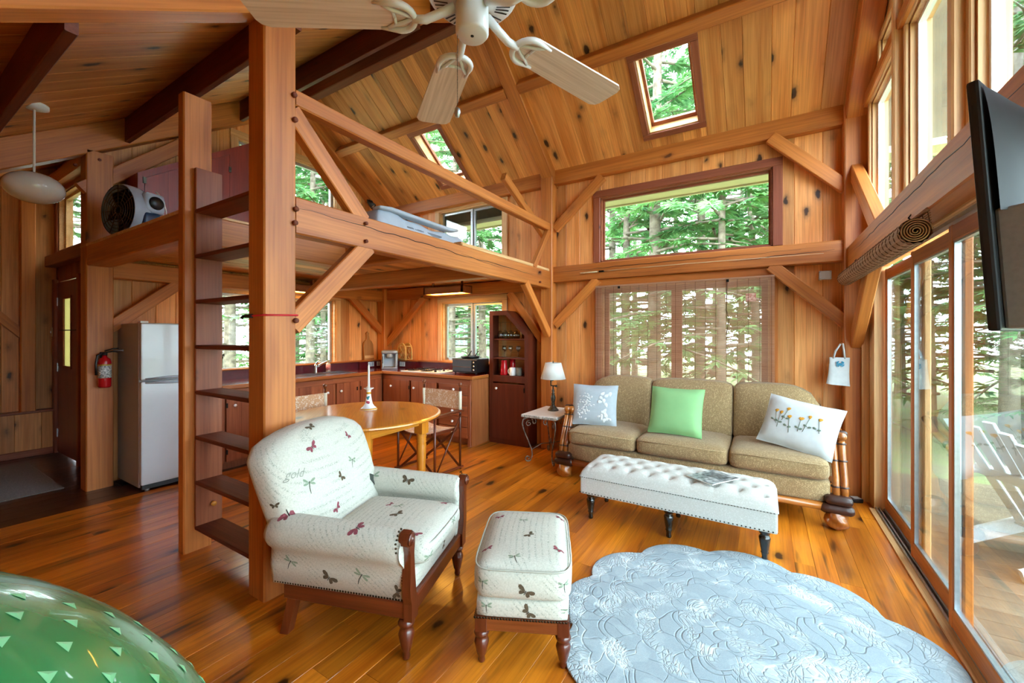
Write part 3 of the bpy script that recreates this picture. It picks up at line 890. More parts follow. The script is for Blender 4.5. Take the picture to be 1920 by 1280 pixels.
LEAF = [(0, 0), (.3, .16), (.62, .24), (.9, .16), (1, 0), (.9, -.12), (.6, -.16), (.3, -.1)]
def motif_shapes(kind):
    """list of (material, outline) in a unit square around the middle"""
    out = []
    def wing(ang, ln_, wd, mi):
        c, s_ = math.cos(ang), math.sin(ang)
        out.append((mi, [((x * ln_) * c - (y * wd) * s_, (x * ln_) * s_ + (y * wd) * c) for x, y in LEAF]))
    if kind == 'fly':
        wing(math.radians(28), .62, .45, 0); wing(math.radians(152), .62, .45, 0)
        wing(math.radians(-12), .55, .42, 0); wing(math.radians(192), .55, .42, 0)
        out.append((1, [(-.035, .12), (.035, .12), (.02, -.35), (.10, -.72), (.07, -.75), (-.03, -.38)]))
    else:
        UP = [(0, 0), (.18, .16), (.45, .34), (.8, .42), (1.0, .30), (.95, .10), (.72, -.04), (.35, -.06)]
        LO = [(0, 0), (.35, .02), (.62, -.06), (.68, -.26), (.50, -.46), (.25, -.34), (.08, -.15)]
        for sg in (-1, 1):
            out.append((0, [(sg * x * .78 + sg * .02, y * .9 + .04) for x, y in UP]))
            out.append((0, [(sg * x * .72 + sg * .02, y * .9) for x, y in LO]))
        out.append((1, [(-.03, .16), (.03, .16), (.035, -.28), (-.035, -.28)]))
    return out

def bvh_of(objs):
    bpy.context.view_layer.update()
    vs, fs = [], []
    for o in objs:
        base = len(vs)
        mw = o.matrix_world
        vs += [mw @ v.co for v in o.data.vertices]
        fs += [[i + base for i in p.vertices] for p in o.data.polygons]
    return BVHTree.FromPolygons(vs, fs)

def print_motif(parent, bvh, origin, target, kind, size, spin, mats, name):
    """a flat print laid onto cloth: outline projected onto the surface met on the way from origin to target"""
    d = (V3(target) - V3(origin)).normalized()
    hit, nrm, _, _ = bvh.ray_cast(V3(origin), d)
    if hit is None:
        return
    if nrm.dot(d) > 0:
        nrm = -nrm
    r = d.cross(V3((0, 0, 1))).normalized()
    r = (r - nrm * r.dot(nrm)).normalized()
    u = nrm.cross(r)
    c, s_ = math.cos(spin), math.sin(spin)
    inv = parent.matrix_world.inverted()
    mb = MB()
    for mi, poly in motif_shapes(kind):
        cx = sum(p[0] for p in poly) / len(poly)
        cy = sum(p[1] for p in poly) / len(poly)
        pts = []
        for (x, y) in [(cx, cy)] + poly:
            a, b_ = (x * c - y * s_) * size, (x * s_ + y * c) * size
            p = hit + r * a + u * b_
            h2, n2, _, _ = bvh.ray_cast(p + nrm * 0.05, -nrm, 0.12)
            q = h2 if h2 else p
            pts.append(inv @ (q + nrm * (0.0012 + 0.0004 * mi)))
        n = len(poly)
        mb.add(pts, [(0, 1 + i, 1 + (i + 1) % n) for i in range(n)], False, mi)
    ob = mb.build(name, mats, parent)
    return ob

def nailrow(mb, pts, nrm, r=0.0055, step=0.014):
    pts = [V3(p) for p in pts]
    for a, b in zip(pts, pts[1:]):
        k = max(1, int((b - a).length / step))
        for i in range(k):
            p = a.lerp(b, i / k)
            n = V3(nrm).normalized()
            t = n.orthogonal().normalized()
            w = n.cross(t)
            vs = [p + (t * math.cos(2 * PI * j / 6) + w * math.sin(2 * PI * j / 6)) * r for j in range(6)] + [p + n * r * .8]
            mb.add(vs, [(j, (j + 1) % 6, 6) for j in range(6)], True)

TURN = [(.0, 0), (.013, 0), (.018, .012), (.015, .03), (.022, .045), (.030, .085), (.036, .115), (.030, .135), (.024, .145), (.034, .155), (.038, .168), (.032, .18), (.028, .185)]

# ---------------------------------------------------------------- armchair
ac = thing('armchair', 'cream armchair printed with butterflies and dragonflies, dark carved arm fronts', 'armchair', (-1.747, 1.545, 0), math.radians(19))
for (sx, sy) in ((.29, -.33), (.29, .33)):
    MB().lathe(TURN, 18, (sx, sy, 0)).build('leg', 'darkwood', ac)
for sy in (-.30, .30):
    mb = MB()
    for k in range(5):
        z = k / 4 * .2
        mb.v += [(-.31 - .05 * (1 - z / .2) + a, sy + b, z) for a, b in ((-.022, -.022), (.022, -.022), (.022, .022), (-.022, .022))]
    for k in range(4):
        for j in range(4):
            mb.f.append([k * 4 + j, k * 4 + (j + 1) % 4, k * 4 + 4 + (j + 1) % 4, k * 4 + 4 + j]); mb.sm.append(False); mb.mi.append(0)
    mb.f += [[3, 2, 1, 0], [16, 17, 18, 19]]; mb.sm += [False] * 2; mb.mi += [0] * 2
    mb.build('leg', 'darkwood', ac)
for (a, b) in (((-.34, -.32), (.30, -.335)), ((-.34, .32), (.30, .335)), ((.30, -.33), (.30, .33)), ((-.335, -.32), (-.335, .32))):
    bar('seat_rail', (a[0], a[1], .225), (b[0], b[1], .225), .04, .075, 'darkwoodx', parent=ac)
body = MB().rbox((-.02, 0, .315), (.325, .30, .06), .03, 6).build('seat_deck', 'cream', ac)
cush = MB().rbox((.06, 0, .42), (.285, .255, .06), .045, 8, (.012, .008, .022)).build('seat_cushion', 'cream', ac)
mb = MB()
for zz in (.455,):
    pts = []
    for k in range(40):
        t = 2 * PI * k / 40
        cx_, sx_ = math.cos(t), math.sin(t)
        pts.append((.06 + math.copysign(abs(cx_) ** .35, cx_) * .292, math.copysign(abs(sx_) ** .35, sx_) * .258, zz))
    mb.tube(pts, .004, 5, closed=True)
mb.build('piping', 'piping', cush)
arms = []
for s in (-1, 1):
    prof = []
    cy_, cz_, R_ = .355, .525, .078
    for k in range(17):
        t = math.radians(-150 + 300 * k / 16)
        prof.append((cy_ + R_ * math.sin(t) * -1 * -1, cz_ + R_ * math.cos(t)))
    prof = [(cy_ + R_ * math.sin(math.radians(-140 + 280 * k / 16)), cz_ + R_ * math.cos(math.radians(-140 + 280 * k / 16))) for k in range(17)]
    prof = [(.265, .30), (.268, .40)] + prof + [(.375, .43), (.36, .36), (.345, .262), (.27, .262)]
    n = len(prof)
    mb = MB()
    xs = [-.40, -.39, -.36, -.28, -.1, .1, .22, .285, .30]
    sc = [.55, .8, .98, 1.03, 1.02, 1.0, .99, .96, .9]
    for x, f in zip(xs, sc):
        lean = .02 * max(0, (x + .1)) / .4
        for (yy_, zz_) in prof:
            py, pz = .32 + (yy_ - .32) * (f if pz_top else 1) if (pz_top := zz_ > .42) else yy_, zz_
            if pz_top: pz = .50 + (zz_ - .50) * f
            mb.v.append((x, s * py, pz - (0.0 if not pz_top else .02 * (x + .4))))
    for i in range(len(xs) - 1):
        for j in range(n):
            f = [i * n + j, (i + 1) * n + j, (i + 1) * n + (j + 1) % n, i * n + (j + 1) % n]
            mb.f.append(f if s < 0 else f[::-1]); mb.sm.append(True); mb.mi.append(0)
    for i in (0, len(xs) - 1):
        f = [i * n + j for j in range(n)]
        mb.f.append(f); mb.sm.append(False); mb.mi.append(0)
    am = mb.build('arm', 'cream', ac)
    arms.append(am)
    out = [(.335, .185), (.335, .26), (.318, .30), (.322, .38), (.338, .46), (.332, .53), (.345, .575), (.38, .592), (.405, .575), (.41, .55), (.398, .53), (.382, .535), (.378, .55), (.385, .556), (.39, .55), (.388, .575), (.37, .578), (.358, .56), (.36, .50), (.366, .44), (.368, .36), (.374, .30), (.372, .26), (.372, .185)]
    out = [(.300, .185), (.300, .262), (.318, .30), (.330, .40), (.338, .48), (.330, .535), (.338, .572), (.362, .594), (.392, .590), (.408, .566), (.404, .540), (.384, .528), (.374, .49), (.372, .42), (.378, .34), (.374, .30), (.362, .262), (.362, .185)]
    mb = MB().prism([(s * a, b) for a, b in (out if s > 0 else out)], .292, .332, lambda a, b, d: (d, a, b))
    po = mb.build('arm_post', 'darkwood', ac)
    MB().lathe([(0, 0), (.028, 0), (.03, .004), (.024, .010), (.016, .008), (.012, .014), (0, .016)], 16, (.332, s * .374, .560), axis=0).build('scroll', 'darkwood', po)
    mb = MB()
    nailrow(mb, [(.286, s * .348, .275), (.286, s * .362, .38), (.286, s * .374, .45), (.290, s * .425, .52), (.290, s * .43, .56), (.290, s * .40, .60), (.29, s * .36, .605)], (0.5, s, 0))
    nailrow(mb, [(-.385, s * .345, .268), (.29, s * .348, .268)], (0, s, 0))
    mb.build('nailheads', 'nail', ac, kind='stuff')
def backwarp(p, x, y, z):
    t = (p.z + .36) / .72
    px = p.x - .17 * t - .04 * t * t
    pz = p.z - (.085 * abs(y) ** 2.6) * max(0, t) ** 2
    py = p.y * (0.86 + .17 * math.sin(min(1, t) * PI * .62))
    return (px, py, pz)
back = MB().rbox((-.265, 0, .61), (.095, .385, .355), .075, 10, (.02, .0, .0), warp=backwarp).build('backrest', 'cream', ac)
cloth = [body, cush, back] + arms
bv = bvh_of(cloth)
EYE = (0, 0, 1.45)
def at_px(x, y, z):
    """world point at height z along a sight line given in photograph coordinates"""
    ya = math.radians(31.438)
    d = V3((-math.sin(ya), math.cos(ya), 0)) + V3((math.cos(ya), math.sin(ya), 0)) * ((x - 960) / 772.16) + V3((0, 0, (626.87 - y) / 772.16))
    return V3(EYE) + d * 1.0
MB_ = ('moth_brown', 'fly_dark'); MR_ = ('moth_red', 'fly_dark'); MG_ = ('fly_green', 'fly_dark')
for (x, y, k, sz, sp, mm) in [
    (585, 838, 'm', .05, .9, MR_), (580, 905, 'f', .055, .1, MG_), (640, 893, 'm', .04, -.6, MB_), (660, 862, 'f', .045, 0, MG_), (582, 800, 'm', .045, 1.1, MB_), (652, 816, 'm', .035, -.3, MR_),
    (540, 966, 'm', .055, .5, MR_), (670, 990, 'm', .055, .7, MR_), (545, 1052, 'f', .05, -.4, MG_), (617, 1083, 'm', .055, -.5, MB_), (678, 1078, 'f', .055, -.4, MG_), (745, 1110, 'm', .045, 1.4, MB_),
    (700, 892, 'f', .055, 0, MG_), (764, 900, 'm', .055, -.5, MB_), (817, 884, 'f', .05, -.3, MG_), (745, 963, 'm', .05, .6, MB_), (778, 1000, 'm', .045, -.5, MR_), (805, 1043, 'f', .045, 0, MG_),
    (632, 952, 'm', .04, .9, MR_), (838, 942, 'm', .045, .6, MR_), (732, 945, 'm', .035, .9, MR_), (832, 1018, 'm', .035, 1.2, MB_), (850, 975, 'f', .04, 0, MG_), (515, 948, 'm', .03, .2, MB_), (748, 948, 'f', .04, .3, MG_)]:
    print_motif(ac, bv, EYE, at_px(x, y, 0), 'fly' if k == 'f' else 'moth', sz * (1.3 if k == 'f' else 1.0), sp, mm, 'dragonfly_print' if k == 'f' else 'butterfly_print')

def print_word(parent, bvh, origin, target, word, size, spin):
    d = (V3(target) - V3(origin)).normalized()
    hit, nrm, _, _ = bvh.ray_cast(V3(origin), d)
    if hit is None: return
    if nrm.dot(d) > 0: nrm = -nrm
    r = d.cross(V3((0, 0, 1))).normalized(); r = (r - nrm * r.dot(nrm)).normalized(); u = nrm.cross(r)
    cu_ = bpy.data.curves.new('word', 'FONT'); cu_.body = word; cu_.size = size; cu_.shear = .45; cu_.align_x = 'CENTER'; cu_.resolution_u = 3
    to_ = bpy.data.objects.new('word', cu_); COL.objects.link(to_)
    me = bpy.data.meshes.new_from_object(to_.evaluated_get(bpy.context.evaluated_depsgraph_get()))
    bpy.data.objects.remove(to_)
    inv = parent.matrix_world.inverted()
    c, s_ = math.cos(spin), math.sin(spin)
    for v in me.vertices:
        p = hit + r * (v.co.x * c - v.co.y * s_) + u * (v.co.x * s_ + v.co.y * c)
        h2, n2, _, _ = bvh.ray_cast(p + nrm * .05, -nrm, .12)
        v.co = inv @ ((h2 if h2 else p) + nrm * .001)
    me.materials.clear(); me.materials.append(M['script_ink'])
    o = bpy.data.objects.new('word_print', me); COL.objects.link(o); o.parent = parent
M['script_ink'] = plain('faint grey ink', '#8f9186', .9, noise=.2)
print_word(ac, bv, EYE, at_px(552, 896, 0), 'gold', .06, .12)

# ---------------------------------------------------------------- ottoman
ot = thing('ottoman', 'cream butterfly-print ottoman with turned wooden legs in front of the armchair', 'ottoman', (-1.02, 1.80, 0), math.radians(26))
HX, HY = .205, .285
for sx in (-1, 1):
    for sy in (-1, 1):
        MB().lathe([(r * .92, z * .8) for r, z in TURN], 16, (sx * (HX - .025), sy * (HY - .03), 0)).build('leg', 'darkwood', ot)
        MB().box((sx * (HX - .025) - .027, sy * (HY - .03) - .027, .145), (sx * (HX - .025) + .027, sy * (HY - .03) + .027, .215), c=.004).build('corner_block', 'darkwood', ot)
M['midwood'] = wood('warm polished walnut', '#8a4a24', '#6a3114', rough=.3, axis=0, knots=0, coat=.4, tint=.05)
for s in (-1, 1):
    bar('seat_rail', (-HX + .03, s * (HY - .02), .18), (HX - .03, s * (HY - .02), .18), .03, .06, 'midwood', parent=ot)
    bar('seat_rail', (s * (HX - .018), -HY + .04, .18), (s * (HX - .018), HY - .04, .18), .03, .06, 'midwood', parent=ot)
ob = MB().rbox((0, 0, .255), (HX, HY, .045), .022, 6, (.004, .004, 0)).build('base_upholstery', 'cream', ot)
oc = MB().rbox((0, 0, .365), (HX + .005, HY + .005, .082), .05, 9, (.018, .018, .02)).build('top_cushion', 'cream', ot)
mb = MB()
for zz in (.43,):
    pts = []
    for k in range(48):
        t = 2 * PI * k / 48
        a, b_ = math.cos(t), math.sin(t)
        pts.append((math.copysign(abs(a) ** .3, a) * (HX + .012), math.copysign(abs(b_) ** .3, b_) * (HY + .012), zz))
    mb.tube(pts, .004, 5, closed=True)
mb.build('piping', 'piping', oc)
mb = MB()
for s in (-1, 1):
    nailrow(mb, [(-HX, s * (HY + .003), .214), (HX, s * (HY + .003), .214)], (0, s, 0), step=.0125)
    nailrow(mb, [(s * (HX + .003), -HY, .214), (s * (HX + .003), HY, .214)], (s, 0, 0), step=.0125)
mb.build('nailheads', 'nail', ot, kind='stuff')
bv = bvh_of([ob, oc])
for (x, y, k, sz, sp, mm) in [(938, 969, 'm', .035, .3, MR_), (982, 975, 'f', .045, 0, MG_), (1050, 971, 'm', .035, -.4, MR_), (993, 1002, 'm', .04, .9, MB_), (914, 1028, 'm', .035, .3, MR_), (965, 1043, 'f', .05, .2, MG_), (1046, 1030, 'm', .038, -.6, MR_), (905, 1090, 'f', .045, -.1, MG_), (985, 1110, 'm', .05, -.5, MB_), (1058, 1096, 'f', .05, 0, MG_), (990, 1148, 'm', .045, -.9, MB_), (912, 1135, 'f', .045, 0, MG_), (1065, 1142, 'f', .04, .2, MG_)]:
    print_motif(ot, bv, EYE, at_px(x, y, 0), 'fly' if k == 'f' else 'moth', sz, sp, mm, 'dragonfly_print' if k == 'f' else 'butterfly_print')

# ---------------------------------------------------------------- sofa
M['sofa'] = weave('tan chenille', '#c4a77c', '#8f7550', 210, .95, .5, (1, 1, .55))
M['bamboo'] = wood('varnished bamboo', '#b8702c', '#8a4818', rough=.28, axis=2, knots=0, coat=.5, tint=.1)
M['bambooy'] = wood('varnished bamboo rails', '#b8702c', '#8a4818', rough=.28, axis=1, knots=0, coat=.5, tint=.1)
M['bamboox'] = wood('varnished bamboo front rail', '#b8702c', '#8a4818', rough=.28, axis=0, knots=0, coat=.5, tint=.1)
M['binding'] = plain('dark leather binding', '#3a1d14', .35, noise=.3, bump=.3)
so = thing('sofa', 'tan three-seat sofa with bamboo arms under the blinded window', 'sofa', (-.64, 4.30, 0), 0)
XS = [-1.07, -.385, .385, 1.07]
base = MB().rbox((0, -.01, .255), (1.075, .40, .085), .03, 8, (0, .012, 0)).build('base_upholstery', 'sofa', so)
for a, b in zip(XS, XS[1:]):
    c_ = MB().rbox(((a + b) / 2, -.075, .415), ((b - a) / 2 - .004, .36, .078), .05, 9, (.004, .02, .03)).build('seat_cushion', 'sofa', so)
    mb = MB()
    mb.tube([(a + .02, -.448, .468), ((a + b) / 2, -.462, .474), (b - .02, -.448, .468)], .005, 6)
    mb.build('piping', 'sofa', c_)
for i, (a, b) in enumerate(zip(XS, XS[1:])):
    w_ = (b - a) / 2
    def bwarp(p, x, y, z, i=i):
        t = max(0, min(1, (p.z + .25) / .5))
        out_ = max(0, -x) if i == 0 else max(0, x) if i == 2 else 0
        return (p.x, p.y + .10 * t, p.z - (.012 * abs(x) ** 3 + .11 * out_ ** 3) * t)
    MB().rbox(((a + b) / 2, .235, .715), (w_ - .004, .105, .265), .05, 9, (.004, .045, .012), warp=bwarp).build('back_cushion', 'sofa', so)
MB().rbox((0, .40, .52), (1.07, .04, .32), .03, 6).build('back_panel', 'sofa', so)
for s in (-1, 1):
    for k, xo in enumerate((1.105, 1.155)):
        px = s * xo
        pts = [(px, -.405, .19), (px + s * .004, -.335, .36), (px, -.255, .54), (px, -.205, .645)]
        lg = MB().tube(pts, [.027, .023, .024, .026], 12).build('arm_post', 'bamboo', so)
        MB().lathe([(0, -.012), (.03, -.008), (.038, .012), (.036, .03), (.026, .046), (0, .052)], 14, (px, -.215, .635)).build('knob', 'bamboo', lg)
        for zz in (.30, .48, .60):
            MB().lathe([(.027, -.008), (.034, 0), (.027, .008)], 12, (px, -.205 - (.645 - zz) * .44, zz)).build('ring', 'binding', lg)
        MB().tube([(px, -.20, .655), (px, -.08, .665), (px, .12, .69), (px, .36, .76)], .027, 12).build('arm_rail', 'bambooy', so)
    MB().rbox((s * 1.13, -.185, .665), (.07, .026, .032), .025, 5).build('arm_binding', 'binding', so)
    MB().rbox((s * 1.09, .08, .48), (.04, .28, .165), .038, 6).build('arm_pad', 'sofa', so)
    mb = MB()
    for k in range(5):
        pass
    MB().rbox((s * 1.115, -.40, .215), (.085, .06, .035), .033, 6).build('foot_binding', 'binding', so)
    MB().rbox((s * 1.105, -.415, .150), (.105, .05, .036), .034, 6).build('foot_binding', 'binding', so)
    for yy in (-.41, .36):
        mb = MB()
        k_, n_ = 14, 20
        def ft(u, v, yy=yy, s=s):
            z = v * .125
            t = u * 2 * PI
            r = .052 + .022 * math.sin(PI * min(1, v * 1.05)) + .007 * math.sin(3 * t + v * 9)
            r *= (.72 if v < .12 else 1)
            return (s * 1.105 + r * math.cos(t), yy + r * math.sin(t), z)
        mb.grid(n_, k_, ft, closeu=True)
        mb.build('foot', 'bamboo', so)
MB().tube([(-1.09, -.425, .155), (1.09, -.425, .155)], .028, 12).build('front_rail', 'bamboox', so)

def pillow(name, label, mat, w, h, th, loc, rot, group=None):
    def fn(sg):
        def f(u, v):
            x, y = u * 2 - 1, v * 2 - 1
            k = max(0.0, (1 - abs(x) ** 2.6)) * max(0.0, (1 - abs(y) ** 2.6))
            e_ = 1 - .055 * (1 - (abs(x) ** 2)) * (abs(y) ** 4)
            e2 = 1 - .055 * (1 - (abs(y) ** 2)) * (abs(x) ** 4)
            wr_ = .004 * math.sin(x * 9 + y * 4) * (1 - k)
            return (x * w / 2 * e2, sg * (th / 2 * k ** .55 + .003) + wr_, y * h / 2 * e_)
        return f
    root = thing(name, label, 'pillow', loc, 0)
    root.rotation_euler = rot
    mb = MB()
    n = 15
    mb.grid(n, n, fn(-1))
    mb.grid(n, n, fn(1))
    o = mb.build('cover', mat, root)
    mb = MB()
    pts = []
    for k in range(n): pts.append(V3(fn(0)(k / (n - 1), 0)))
    for k in range(1, n): pts.append(V3(fn(0)(1, k / (n - 1))))
    for k in range(n - 2, -1, -1): pts.append(V3(fn(0)(k / (n - 1), 1)))
    for k in range(n - 2, 0, -1): pts.append(V3(fn(0)(0, k / (n - 1))))
    mb.tube(pts, .0045, 6, closed=True)
    mb.build('seam', mat, root)
    return root, o, fn(-1)
M['pgreen'] = plain('sage green cotton', '#86b87c', .85, noise=.06, nscale=9)
M['pwhite'] = plain('white cotton canvas', '#c6cbce', .9, noise=.06, nscale=30)
M['pgrey'] = plain('pale grey linen', '#a9b2b8', .9, noise=.06, nscale=30)
M['pfloral'] = plain('raised white floral', '#d6d9d9', .9, noise=.05, bump=.3)
M['tulip'] = plain('orange tulip embroidery', '#d79a2c', .8, noise=.4, nscale=150)
M['stemthread'] = plain('grey green stem thread', '#6d7a6a', .8, noise=.2)
r1_, c1_, f1_ = pillow('throw_pillow', 'pale grey pillow with raised white flowers on the sofa corner by the lamp', 'pgrey', .47, .43, .15, (-1.52, 4.15, .71), (math.radians(-20), 0, math.radians(10)))
mb = MB()
rr = random.Random(3)
def petal(mb, x, z, sz, a, fn, off=.004):
    pts = []
    for (p, q) in LEAF:
        X_ = x + (p * math.cos(a) - q * math.sin(a) * 1.6) * sz
        Z_ = z + (p * math.sin(a) + q * math.cos(a) * 1.6) * sz
        b_ = V3(fn(X_, Z_))
        pts.append(b_ + V3((0, -off, 0)))
    cx_ = sum((p for p in pts), V3()) / len(pts) + V3((0, -off * 1.5, 0))
    n = len(pts)
    mb.add([cx_] + pts, [(0, 1 + (i + 1) % n, 1 + i) for i in range(n)], True)
for k in range(75):
    t = rr.random()
    petal(mb, .22 + rr.gauss(0, .07) + .26 * t * .6, .12 + t * .62, .05, rr.uniform(0, 6.3), f1_)
for k in range(9):
    petal(mb, .78 + rr.gauss(0, .05), .80 - .06 * k + rr.uniform(-.02, .02), .12, rr.uniform(1.5, 4.5), f1_)
for k in range(16):
    petal(mb, .78 + rr.gauss(0, .06), .12 + rr.random() * .14, .08, rr.uniform(0, 6.3), f1_)
mb.build('flower_applique', 'pfloral', r1_)
pillow('throw_pillow', 'plain sage green pillow in the middle of the sofa', 'pgreen', .48, .45, .17, (-.71, 4.13, .725), (math.radians(-20), 0, math.radians(-4)))
r3_, c3_, f3_ = pillow('throw_pillow', 'white pillow embroidered with orange tulips at the sofa end by the doors', 'pwhite', .53, .42, .15, (.25, 4.12, .70), (math.radians(-24), math.radians(9), math.radians(-18)))
for i, (x, z) in enumerate([(.18, .62), (.25, .60), (.33, .70), (.38, .55), (.53, .57), (.63, .64), (.75, .64)]):
    mb = MB()
    petal(mb, x, z, .075, 1.3 + .25 * math.sin(i * 3), f3_, .0035)
    petal(mb, x + .012, z, .07, 1.8 + .2 * math.sin(i * 5), f3_, .004)
    mb.build('tulip', 'tulip', r3_)
    mb = MB()
    pts = [V3(f3_(x - .04 * t * (i % 3 - 1), z - t * (.22 + .05 * (i % 2)))) + V3((0, -.003, 0)) for t in (0, .33, .66, 1)]
    mb.tube(pts, .0018, 5)
    petal(mb, x, z - .16, .06, 2.6, f3_, .003); petal(mb, x, z - .18, .06, .5, f3_, .003)
    mb.build('stem', 'stemthread', r3_)

# ---------------------------------------------------------------- tufted bench
M['bench'] = weave('cream white linen', '#cdccc8', '#b4b2ab', 260, .9, .25)
bn = thing('tufted_bench', 'long white tufted bench with nailhead trim and black turned legs', 'bench', (-.58, 3.29, 0), 0)
BX, BY = .655, .24
M['blackleg'] = plain('black lacquered wood', '#15130f', .25, noise=.2, coat=.5)
LEGP = [(0, 0), (.014, 0), (.019, .01), (.016, .03), (.02, .05), (.024, .055), (.02, .062), (.026, .09), (.032, .13), (.034, .15), (.026, .165), (.02, .17), (.032, .178), (.034, .2), (.03, .215)]
for sx in (-.585, 0, .585):
    for sy in (-.19, .19):
        MB().lathe(LEGP, 16, (sx, sy, 0)).build('leg', 'blackleg', bn)
MB().box((-BX, -BY, .20), (BX, BY, .335), c=.012).build('apron', 'bench', bn)
BTN = []
for j, yy in enumerate((-.155, -.05, .055, .16)):
    for i in range(-5, 6):
        xx = i * .145 + (.0725 if j % 2 else 0)
        if abs(xx) < BX - .07: BTN.append((xx, yy))
def bench_top(u, v):
    x, y = (u * 2 - 1), (v * 2 - 1)
    X_, Y_ = x * (BX + .006), y * (BY + .006)
    ed = (1 - abs(x) ** 14) * (1 - abs(y) ** 6)
    z = .335 + .095 * max(0, ed) ** .45
    d1 = min(math.hypot(X_ - a, Y_ - b) for a, b in BTN)
    z -= .026 * math.exp(-(d1 / .022) ** 2) + .010 * math.exp(-(d1 / .05) ** 2)
    ka = ((X_ / .145 + .5 * 0) % 1.0)
    kk = abs(ka - .5) * 2
    if abs(y) > .55: z -= .006 * max(0, 1 - (1 - kk) / .12) * (1 if abs(y) < .98 else 0)
    return (X_, Y_, z)
mb = MB().grid(120, 44, bench_top)
mb.build('tufted_top', 'bench', bn)
mb = MB()
for (a, b) in BTN:
    mb.lathe([(.008, -.002), (.007, .002), (0, .004)], 8, (a, b, bench_top((a / (BX + .006) + 1) / 2, (b / (BY + .006) + 1) / 2)[2] + .001))
mb.build('buttons', 'bench', bn, kind='stuff')
mb = MB()
for zz in (.333, .213):
    for s in (-1, 1):
        nailrow(mb, [(-BX, s * (BY + .001), zz), (BX, s * (BY + .001), zz)], (0, s, 0), .0052, .0245 if zz < .3 else .018)
        nailrow(mb, [(s * (BX + .001), -BY, zz), (s * (BX + .001), BY, zz)], (s, 0, 0), .0052, .0245 if zz < .3 else .018)
mb.build('nailheads', 'nail', bn, kind='stuff')
# magazine
mg = thing('magazine', 'black and white picture magazine lying on the tufted bench', 'magazine', (-.31, 3.24, .436), math.radians(-32))
mb = MB().box((-.105, -.14, 0), (.105, .14, .004))
mb.build('pages', plain('paper pages', '#e8e6e0', .7, noise=.05), mg)
mp_ = plain('dark printed cover', '#3a4246', .35, c2='#b8bec0', nscale=26)
MB().box((-.104, -.139, .004), (.104, .139, .005)).build('cover', mp_, mg)
MB().box((-.075, -.02, .005), (.075, .09, .0056)).build('cover_picture', plain('cover photograph', '#1b2023', .35, c2='#7c878c', nscale=45), mg)

